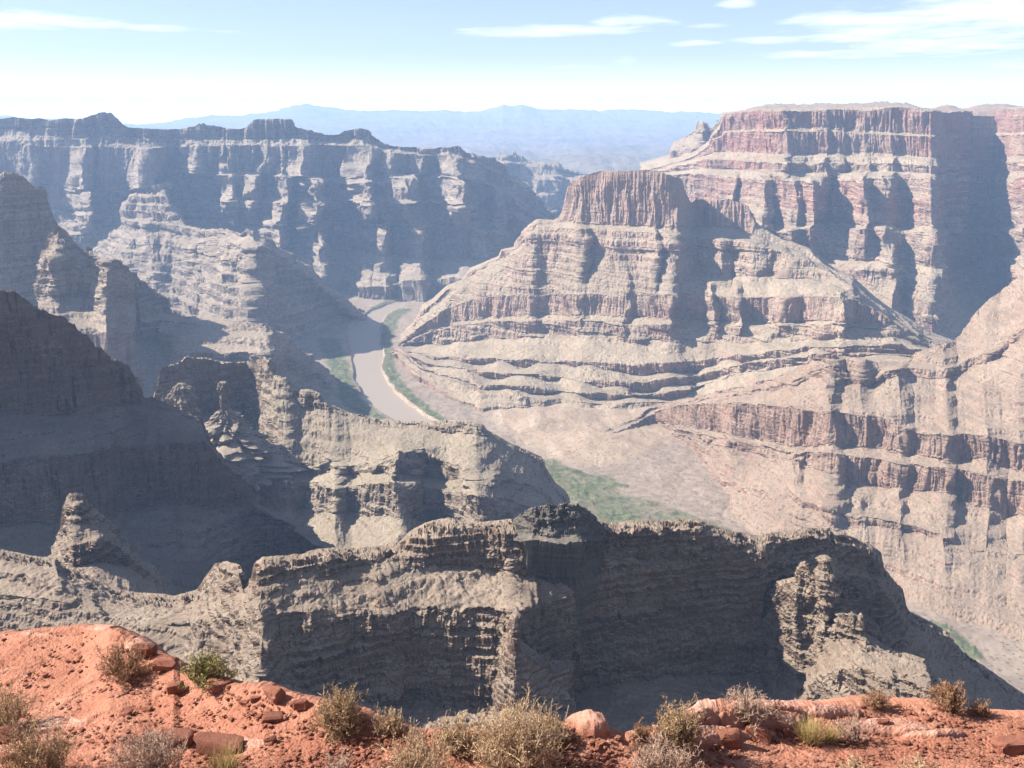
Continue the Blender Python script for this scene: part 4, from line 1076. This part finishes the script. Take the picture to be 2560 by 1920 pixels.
def ledge(u, v):
    u, v = np.asarray(u, float), np.asarray(v, float)
    ve, ye = lerp_tab(FV, u), lerp_tab(FY, u)
    t = np.clip((VB - v) / (VB - ve), -1.5, 1.25)
    y = YB + (ye - YB) * t
    y = y + .35 * np.sin(t * 3.1)
    z = ray_z(v, y)
    return ray_x(u, y, z), y, z


def soil_material(name, dark, mid, light, pale, speck=.4, scale=1.0, ground=False):
    m = bpy.data.materials.new(name)
    m.use_nodes = True
    t = m.node_tree
    t.nodes.clear()
    out = N(t, 'ShaderNodeOutputMaterial')
    b = N(t, 'ShaderNodeBsdfPrincipled')
    b.inputs['Roughness'].default_value = .95
    b.inputs['Specular IOR Level'].default_value = .1
    t.links.new(b.outputs[0], out.inputs[0])
    g = N(t, 'ShaderNodeTexCoord')

    def noise(s_, d=5, r=.6):
        n = N(t, 'ShaderNodeTexNoise')
        n.inputs['Scale'].default_value = s_ * scale
        n.inputs['Detail'].default_value = d
        n.inputs['Roughness'].default_value = r
        t.links.new(g.outputs['Object'], n.inputs['Vector'])
        return n.outputs[0]

    def mixc(f, a, c):
        n = N(t, 'ShaderNodeMix', data_type='RGBA')
        for s_, x in ((0, f), (6, a), (7, c)):
            if isinstance(x, tuple):
                n.inputs[s_].default_value = (*x, 1)
            else:
                t.links.new(x, n.inputs[s_])
        return n.outputs[2]
    col = mixc(ramp_val(t, noise(1.3, 6, .65), .35, .65), mid, light)
    col = mixc(math_node(t, 'MULTIPLY', ramp_val(t, noise(.9, 5, .6), .56, .68), .55), col, pale)
    col = mixc(math_node(t, 'MULTIPLY', ramp_val(t, noise(16, 4, .7), .52, .66), speck), col, dark)
    col = mixc(math_node(t, 'MULTIPLY', ramp_val(t, noise(42, 3, .7), .58, .66), .5), col, pale)
    if ground:
        at = N(t, 'ShaderNodeAttribute', attribute_name='pale')
        pk = mixc(ramp_val(t, noise(2.2, 6, .65), .35, .65), (.33, .155, .105), (.44, .255, .19))
        col = mixc(math_node(t, 'MULTIPLY', at.outputs['Fac'], ramp_val(t, noise(7, 4, .6), .3, .5)), col, pk)
    t.links.new(col, b.inputs['Base Color'])
    bn = N(t, 'ShaderNodeBump')
    bn.inputs['Strength'].default_value = .8
    bn.inputs['Distance'].default_value = .03
    t.links.new(noise(28, 5, .75), bn.inputs['Height'])
    t.links.new(bn.outputs[0], b.inputs['Normal'])
    return m


RED = dict(dark=(.155, .06, .038), mid=(.28, .114, .071), light=(.36, .162, .104), pale=(.45, .245, .17))
mat_soil = soil_material("red earth", ground=True, **RED)
mat_stone = soil_material("red stone", (.13, .045, .03), (.235, .09, .058), (.30, .13, .085), (.38, .19, .135), scale=2.0)
mat_stone_shade = soil_material("red stone with shade toned in", (.10, .038, .027), (.18, .07, .048), (.24, .10, .068), (.30, .15, .10), scale=2.0)  # darker copy of the red stone, shade on the stones put into colour
mat_pale = soil_material("pale pink bedrock", (.22, .09, .06), (.38, .20, .145), (.46, .26, .195), (.54, .34, .27), speck=.25)


def build_ledge():
    us = np.linspace(-190, 2750, 1250)
    ts = np.concatenate([np.linspace(-.35, 1, 330), np.linspace(1.004, 1.06, 10)])
    ve, ye = lerp_tab(FV, us), lerp_tab(FY, us)
    ve = smooth1(ve, 4) + 2.0 * perlin(us / 18, 0, 5.5) + 1.5 * perlin(us / 6, 0, 9.5)
    U = np.repeat(us[None, :], len(ts), 0)
    T = np.repeat(ts[:, None], len(us), 1)
    tc = np.minimum(T, 1)
    V_ = VB - (VB - ve)[None, :] * tc
    X, Y, Z = ledge(U, V_)
    over = np.clip((T - 1) / .06, 0, 1)
    Y = Y + over * 2.2
    Z = Z - 2.6 * over ** 1.6
    e = np.clip((1 - tc) / .08, 0, 1)
    Z = Z + .035 * fbm(X / 1.1, Y / 1.1, 2.2, 2) * (.3 + .7 * e) + .010 * fbm(X / .2, Y / .2, 7, 2) + .009 * perlin(X / .07, Y / .07, 3) + .010 * perlin(X / .028, Y / .028, 1) + .012 * np.clip(perlin(X / .05, Y / .05, 13) - .25, 0, 1)
    # thin broken plates of rock
    q = fbm(X / .7, Y / .45, 11, 3)
    Z = Z + .018 * np.clip((q - .05) * 9, 0, 1) + .02 * np.clip((q - .32) * 9, 0, 1)
    # smooth pale bedrock showing through the earth, and edge light painted on the left rim
    pale = np.zeros_like(Z)
    wob = fbm(X / .5, Y / .5, 21, 4)
    for (cu, cv, wu, wv, hh) in ((1790, 1806, 105, 22, .16), (1770, 1850, 60, 22, .13), (1930, 1806, 100, 20, .12), (2030, 1786, 130, 14, .08), (1880, 1838, 60, 12, .06), (2215, 1822, 110, 18, .10), (2330, 1842, 70, 8, .05),
                                 (1480, 1828, 50, 16, .14), (250, 1572, 60, 6, .03), (130, 1810, 90, 14, .02), (620, 1860, 60, 12, .02), (345, 1615, 40, 16, .05), (60, 1592, 120, 5, .02)):
        dd = ((U - cu) / wu) ** 2 + ((V_ - cv) / wv) ** 2 + wob * .7
        k = np.clip(1.15 - dd, 0, 1)
        Z = Z + hh * np.sqrt(k)
        pale = np.maximum(pale, np.clip(k * 4, 0, 1))
    P = np.stack([X, Y, Z], -1)
    last = P[-1:].copy()
    drops = []
    for k in range(1, 14):
        r = last.copy()
        r[..., 1] += .25 * k
        r[..., 2] -= 2.2 * k ** 1.5
        drops.append(r)
    first = P[:1].copy()
    under = []
    for k in (3, 2, 1):
        r = first.copy()
        r[..., 1] -= 3.0 * k
        r[..., 2] += .25 * k
        under.append(r)
    full = np.concatenate(under + [P] + drops)
    pa = np.zeros(full.shape[:2])
    pa[3:3 + len(P)] = pale
    o = mesh_grid("ground", full, mat_soil, {'pale': pa}, smooth=False)
    tag(o, "bare red earth ledge in the foreground at the canyon rim", "ground", kind='structure')


def rock_mesh(rs, sx, sy, sz, box=.45, rough=.16, n=9):
    """one angular stone as vertices and faces: a superellipsoid broken by noise and cut planes"""
    th = np.linspace(0, 2 * math.pi, 2 * n, endpoint=False)
    ph = np.linspace(-math.pi / 2, math.pi / 2, n + 1)[1:-1]
    sg = lambda a: np.sign(a) * np.abs(a) ** box
    pts = [(0, 0, -1.0)]
    for p in ph:
        for t in th:
            pts.append((sg(math.cos(p)) * sg(math.cos(t)), sg(math.cos(p)) * sg(math.sin(t)), sg(math.sin(p))))
    pts.append((0, 0, 1.0))
    p = np.array(pts, float)
    o = rs.rand(3) * 50
    k = 1 + rough * 1.5 * fbm(p[:, 0] * 1.1 + o[0], p[:, 1] * 1.1 + o[1], p[:, 2] * 1.1 + o[2], 3)
    p = p * k[:, None]
    for _ in range(5):
        d = rs.normal(size=3)
        d /= np.linalg.norm(d)
        c = .62 + .3 * rs.rand()
        q = p @ d
        p = p - np.clip(q - c, 0, None)[:, None] * d * .9
    p = p * np.array([sx, sy, sz])
    F = []
    m = 2 * n
    for i in range(m):
        F.append((0, 1 + (i + 1) % m, 1 + i))
    for r in range(n - 2):
        for i in range(m):
            a, b_ = 1 + r * m + i, 1 + r * m + (i + 1) % m
            F.append((a, b_, b_ + m, a + m))
    l = 1 + (n - 2) * m
    for i in range(m):
        F.append((l + i, l + (i + 1) % m, len(pts) - 1))
    return p, F


def rotz(p, a, tilt=0.0):
    c, s_ = math.cos(a), math.sin(a)
    ct, st = math.cos(tilt), math.sin(tilt)
    p = p @ np.array([[1, 0, 0], [0, ct, st], [0, -st, ct]])
    return p @ np.array([[c, s_, 0], [-s_, c, 0], [0, 0, 1]])


def pxm(u, v):
    """metres per photograph pixel on the ledge"""
    x, y, z = ledge(u, v)
    return float((y * math.cos(PITCH) - z * math.sin(PITCH)) / FPX)


def stone(u, v, w, hgt, label, mat, seed, name="rock", cat="rock", depth=.7, tilt=0.0, rot=None, box=.4, group=None, rough=.16):
    rs = np.random.RandomState(seed)
    k = pxm(u, v)
    p, F = rock_mesh(rs, w * k / 2, w * k / 2 * depth, hgt * k / 2 * 1.25, box=box, rough=rough)
    p = rotz(p, (rs.rand() - .5) * .7 if rot is None else rot, tilt)
    x, y, z = [float(q) for q in ledge(u, v)]
    p[:, 2] -= p[:, 2].min() * .72
    o = mesh_raw(name, p, F, mat)
    o.location = (x, y, z)
    return tag(o, label, cat, group)


def build_stones():
    st = lambda *a, **k: stone(*a, **k)
    st(415, 1672, 62, 30, "pinkish boulder at the edge of the ledge beside the brown twiggy bush", mat_stone, 3, box=.55)
    st(362, 1640, 60, 36, "dark red boulder in the shade right behind the brown twiggy bush", mat_stone_shade, 5, box=.6)
    st(685, 1745, 62, 26, "tilted reddish slab leaning over the rim near the green bush", mat_stone, 7, tilt=.35, rot=-.6)
    st(440, 1728, 44, 22, "flat topped reddish rock below the green bush, with a dark shadow", mat_stone, 9)
    st(683, 1800, 52, 15, "thin dark red flat stone lying left of the round olive bush", mat_stone_shade, 11, rot=.15)
    st(755, 1768, 42, 20, "red rock on the rim just left of the round olive bush", mat_stone, 13)
    st(545, 1722, 70, 22, "red mound of rock under the green bush", mat_stone, 15, box=.7)
    st(320, 1786, 26, 12, "small dark stone alone on the open earth left of centre", mat_stone_shade, 17)
    st(370, 1776, 24, 11, "small red stone just right of the lone dark stone", mat_stone, 19)
    st(675, 1858, 32, 20, "chunky red stone with a dark right side on the bare path", mat_stone, 23, box=.5)
    st(610, 1762, 30, 12, "flat red stone in the rubble below the green bush", mat_stone, 27)
    st(640, 1752, 26, 13, "dark red stone in the rubble beside the tilted slab", mat_stone_shade, 29)
    st(30, 1850, 60, 34, "dark red boulder at the left edge under the olive bush", mat_stone_shade, 33, box=.6)
    st(15, 1905, 70, 24, "pale reddish slab in the bottom left corner", mat_stone, 35)
    # the long cracked slab at the bottom, its shaded front toned into the colour
    st(424, 1862, 122, 34, "left half of the long cracked dark slab behind the grey bush", mat_stone_shade, 41, name="stone_slab", cat="stone slab", depth=.42, rot=-.06, box=.28, rough=.07)
    st(548, 1880, 140, 36, "right half of the long cracked dark slab with a rounded end", mat_stone_shade, 43, name="stone_slab", cat="stone slab", depth=.42, rot=-.16, box=.30, rough=.07)
    st(1415, 1852, 30, 20, "dark red block left of the pale bedrock dome on the rim", mat_stone_shade, 45)
    st(1590, 1846, 14, 24, "small upright pinkish stone on the rim by the olive bush", mat_pale, 49, rot=.3)
    st(1815, 1862, 74, 34, "pinkish block of rock in front of the pale bedrock at the rim", mat_stone, 53, box=.5, depth=.5)
    st(2535, 1880, 110, 34, "flat reddish slab at the right edge of the ledge", mat_stone, 61, name="stone_slab", cat="stone slab", depth=.5, box=.4)
    st(1895, 1846, 70, 30, "small reddish slab of rock on the earth below the bedrock shelf", mat_stone, 63, name="stone_slab", cat="stone slab", depth=.6)
    st(2135, 1848, 34, 24, "reddish stone at the foot of the bare grey twigs", mat_stone, 65)
    st(2098, 1852, 30, 14, "pale flat stone in front of the bare grey twigs", mat_pale, 67)
    st(2205, 1820, 34, 22, "dark stone behind the bare grey twigs", mat_stone_shade, 69)
    st(1835, 1862, 36, 12, "dark red flat stone under the pinkish block of rock", mat_stone_shade, 71)
    st(1775, 1866, 30, 10, "thin red plate left of the pinkish block of rock", mat_stone, 73)
    st(1965, 1838, 18, 16, "small upright red stone on the right slope of earth", mat_stone, 75)
    st(2262, 1862, 22, 10, "small dark stone alone on the bare earth at right", mat_stone_shade, 77)
    st(1905, 1866, 28, 9, "low dark red stone in front of the small reddish slab", mat_stone_shade, 79)
    st(2350, 1776, 22, 12, "dark stone at the foot of the bush on the right rim", mat_stone_shade, 81)
    st(1640, 1866, 60, 14, "flat red shelf of rock below the olive bush", mat_stone, 83)
    # loose gravel as one mass
    rs = np.random.RandomState(5)
    V, F, n = [], [], 0
    protos = [rock_mesh(np.random.RandomState(200 + i), 1, 1, .6, box=.6, rough=.25, n=4) for i in range(8)]
    P0 = []
    for i in range(15000):
        u = rs.uniform(-150, 2700)
        ve = float(np.interp(u, *np.array(FV, float).T))
        v = ve + (rs.rand() ** .75) * (1990 - ve)
        dn = float(perlin(np.array([u / 90]), np.array([v / 40]), np.array([4.4]))[0])
        if rs.rand() > .55 + 1.2 * dn + (.25 if 380 < u < 760 and v < 1800 else 0):
            continue
        P0.append((u, v))
    A = np.array(P0)
    gx, gy, gz = ledge(A[:, 0], A[:, 1])
    for x, y, z in zip(gx, gy, gz):
        r = .010 + .030 * rs.rand() ** 3.4 + (.02 * rs.rand() if rs.rand() < .04 else 0)
        p, f = protos[rs.randint(8)]
        q = rotz(p * r * np.array([1, .6 + .5 * rs.rand(), .6 + .6 * rs.rand()]), rs.rand() * 6.3) + (x, y, z + .012 + .25 * r)
        V.append(q)
        F += [tuple(n + i for i in ff) for ff in f]
        n += len(q)
    o = mesh_raw("gravel", np.concatenate(V), F, mat_stone)
    tag(o, "loose red gravel scattered over the earth ledge", "gravel", kind='stuff')


# ------------------------------------------------------------------ bushes
def plain_material(name, c1, c2, scale=30, rough=.9, trans=0.0):
    m = bpy.data.materials.new(name)
    m.use_nodes = True
    t = m.node_tree
    b = t.nodes['Principled BSDF']
    b.inputs['Roughness'].default_value = rough
    b.inputs['Specular IOR Level'].default_value = .1
    tc = N(t, 'ShaderNodeTexCoord')
    n = N(t, 'ShaderNodeTexNoise')
    n.inputs['Scale'].default_value = scale
    n.inputs['Detail'].default_value = 3
    t.links.new(tc.outputs['Object'], n.inputs['Vector'])
    mx = N(t, 'ShaderNodeMix', data_type='RGBA')
    t.links.new(ramp_val(t, n.outputs[0], .36, .64), mx.inputs[0])
    mx.inputs[6].default_value = (*c1, 1)
    mx.inputs[7].default_value = (*c2, 1)
    t.links.new(mx.outputs[2], b.inputs['Base Color'])
    return m


MB = {
    'wood': plain_material("grey brown wood", (.14, .09, .06), (.26, .175, .12)),
    'olive': plain_material("dry olive twigs", (.25, .165, .092), (.43, .295, .17)),
    'straw': plain_material("pale straw twigs", (.30, .20, .118), (.50, .355, .22)),
    'rust': plain_material("rusty brown twigs", (.20, .105, .06), (.34, .20, .115)),
    'grey': plain_material("grey pink twigs", (.28, .185, .135), (.46, .325, .24)),
    'green': plain_material("green leaves", (.18, .155, .055), (.34, .295, .13)),
    'yellow': plain_material("yellow green tuft", (.26, .195, .075), (.40, .31, .135)),
}


class TubeMesh:
    def __init__(self):
        self.V, self.F, self.n = [], [], 0

    def tube(self, pts, r0, r1):
        k = len(pts)
        for i, p in enumerate(pts):
            r = r0 + (r1 - r0) * i / (k - 1)
            d = pts[min(i + 1, k - 1)] - pts[max(i - 1, 0)]
            d = d / (np.linalg.norm(d) + 1e-9)
            a = np.cross(d, (0.31, .77, .55))
            a /= np.linalg.norm(a) + 1e-9
            b = np.cross(d, a)
            for j in range(3):
                t = 2.0944 * j
                self.V.append(p + r * (math.cos(t) * a + math.sin(t) * b))
        for i in range(k - 1):
            for j in range(3):
                q = self.n + i * 3
                self.F.append((q + j, q + (j + 1) % 3, q + 3 + (j + 1) % 3, q + 3 + j))
        self.n += 3 * k

    def leaf(self, p, d, w, l):
        a = np.cross(d, np.random.RandomState(self.n % 9973).normal(size=3))
        a /= np.linalg.norm(a) + 1e-9
        q = self.n
        self.V += [p - a * w * .3, p + d * l * .5 - a * w, p + d * l, p + d * l * .5 + a * w]
        self.F.append((q, q + 1, q + 2, q + 3))
        self.n += 4


def stem_path(rs, p, d, L, seg=4, wob=.25, up=.15):
    pts = [p]
    d = d / np.linalg.norm(d)
    for _ in range(seg):
        d = d + rs.normal(size=3) * wob + np.array([0, 0, up])
        d /= np.linalg.norm(d)
        p = p + d * L / seg
        pts.append(p)
    return pts, d


def bush_parts(seed, w, h, stems, leaf=(.0035, .022), leaves=1, open_=1.0, up=.16, thick=.005):
    """branches and leafy twigs of a low desert bush, w wide and h tall in metres"""
    rs = np.random.RandomState(seed)
    br, tw = TubeMesh(), TubeMesh()
    for i in range(int(stems * 1.05)):
        a = rs.rand() * 6.2832
        e = math.acos(1 - rs.rand() * .93) * open_
        d = np.array([math.cos(a) * math.sin(e), math.sin(a) * math.sin(e), math.cos(e) + .12])
        reach = 1 / math.sqrt((math.sin(e) / (w / 2)) ** 2 + (math.cos(e) / h) ** 2)
        L = reach * (.72 + .36 * rs.rand())
        p0 = np.array([rs.normal() * w * .035, rs.normal() * w * .035, -.02])
        pts, dd = stem_path(rs, p0, d, L, 5, .20, up)
        br.tube(pts, thick * (.7 + .6 * rs.rand()), .0016)
        for j in range(8):
            k = rs.randint(2, 6)
            d2 = dd + rs.normal(size=3) * .55 + np.array([0, 0, .25])
            p2, d3 = stem_path(rs, pts[k] if k < 6 else pts[5], d2, L * (.16 + .2 * rs.rand()), 3, .3, up)
            tw.tube(p2, .0034, .0018)
            for _ in range(4):
                q = p2[rs.randint(1, 4)]
                d4 = d3 + rs.normal(size=3) * .8
                p4, d5 = stem_path(rs, q, d4, L * (.06 + .09 * rs.rand()), 2, .3, up)
                tw.tube(p4, .0028, .0015)
                for _ in range(leaves):
                    tw.leaf(p4[rs.randint(1, 3)], (d5 + rs.normal(size=3) * .7) / 1.5, leaf[0] * (.6 + .8 * rs.rand()), leaf[1] * (.6 + .8 * rs.rand()))
    return br, tw


def bush(u, v, w, h, kind, label, seed, stems=46, group="dry bushes on the red ledge", name="dry_bush", cat="bush", **k):
    s_ = pxm(u, v)
    x, y, z = [float(q) for q in ledge(u, v)]
    br, tw = bush_parts(seed, w * s_, h * s_ * .9, stems, **k)
    root = bpy.data.objects.new(name, None)
    C.objects.link(root)
    root.location = (x, y, z)
    root.empty_display_size = .1
    tag(root, label, cat, group)
    mesh_raw("branches", br.V, br.F, MB['wood' if kind != 'grey' else 'grey'], root)
    mesh_raw("foliage", tw.V, tw.F, MB[kind], root)
    return root


def tuft(u, v, w, h, kind, label, seed, n=260):
    rs = np.random.RandomState(seed)
    s_ = pxm(u, v)
    x, y, z = [float(q) for q in ledge(u, v)]
    m = TubeMesh()
    for i in range(n):
        a, e = rs.rand() * 6.28, rs.rand() ** .8 * .75
        d = np.array([math.cos(a) * math.sin(e), math.sin(a) * math.sin(e), math.cos(e)])
        p0 = np.array([rs.normal() * w * s_ * .13, rs.normal() * w * s_ * .13, -.02])
        pts, _ = stem_path(rs, p0, d, h * s_ * (.6 + .5 * rs.rand()), 3, .1, .0)
        m.tube(pts, .0026, .0009)
    o = mesh_raw("grass_tuft", m.V, m.F, MB[kind])
    o.location = (x, y, z)
    return tag(o, label, "grass tuft")


def build_bushes():
    bush(312, 1700, 150, 128, 'rust', "rusty brown twiggy bush at the corner of the left ledge", 1, 60)
    bush(520, 1712, 140, 72, 'green', "green leafy bush at the rim behind the rubble", 2, 60, name="green_bush", group=None, leaf=(.007, .022), leaves=3, open_=1.05)
    bush(25, 1826, 145, 120, 'olive', "olive brown bush cut by the left edge of the ledge", 3, 60)
    bush(100, 1945, 210, 165, 'olive', "wide olive brown bush in the bottom left corner", 4, 80)
    bush(375, 1955, 240, 130, 'grey', "wide grey bush in front of the cracked dark slab", 5, 90)
    bush(845, 1832, 150, 122, 'olive', "dense round olive bush standing on the rim left of centre", 6, 95, leaves=3)
    bush(980, 1838, 92, 74, 'straw', "smaller straw coloured bush just right of the round olive bush", 7, 48)
    bush(1140, 1875, 125, 108, 'straw', "leftmost pale bush of the big clump at the bottom centre", 8, 60)
    bush(1290, 1945, 290, 200, 'straw', "largest straw coloured bush in the middle of the bottom clump", 9, 150, leaves=3)
    bush(1040, 1965, 230, 125, 'straw', "wide low straw bush at the left of the bottom clump", 10, 90)
    bush(1370, 1858, 120, 92, 'olive', "olive bush at the right of the bottom clump, on the rim", 11, 60)
    bush(1690, 1862, 128, 128, 'olive', "tall dense olive bush with a dark shaded right side", 12, 100, leaves=3)
    bush(1600, 1858, 74, 62, 'rust', "small rusty bush leaning on the left of the tall olive bush", 13, 36)
    bush(1862, 1806, 150, 92, 'grey', "grey pink bush on the pale bedrock at the rim", 14, 80)
    bush(1930, 1806, 56, 52, 'grey', "thin grey sprig right of the grey pink bush", 15, 16)
    bush(2120, 1852, 100, 74, 'grey', "almost bare grey twigs on the open red earth", 16, 26, leaves=0)
    bush(2190, 1768, 80, 40, 'rust', "low rusty bush on the skyline of the right rim", 17, 40)
    bush(2368, 1768, 92, 74, 'rust', "dense rusty bush standing on the right rim", 18, 70, leaves=3)
    bush(2450, 1790, 62, 44, 'rust', "little rusty bush beside the dense one on the right rim", 19, 34)
    bush(1655, 1958, 200, 110, 'grey', "sparse pinkish grey bush at the bottom right of centre", 20, 70)
    bush(2140, 1952, 120, 60, 'straw', "low straw bush cut by the bottom edge at right", 21, 40)
    bush(2300, 1955, 120, 56, 'straw', "farther right low straw bush cut by the bottom edge", 22, 40)
    bush(850, 1952, 120, 60, 'grey', "low thin grey bush at the bottom left of centre", 23, 34)
    tuft(2022, 1856, 56, 72, 'yellow', "bright yellow green tuft on the red earth", 31, 420)
    tuft(2076, 1858, 34, 56, 'yellow', "smaller yellow tuft beside the bare grey twigs", 32, 160)
    tuft(560, 1935, 120, 90, 'yellow', "yellow green grass in front of the cracked dark slab", 33, 240)


build_far()
build_left_wall()
build_mesa()
build_butte()
build_hills()
build_left_towers()
build_mid_ridge()
build_pillars()
build_near_left()
build_near_ridge()
build_floor()
build_haze()
build_ledge()
build_stones()
build_bushes()
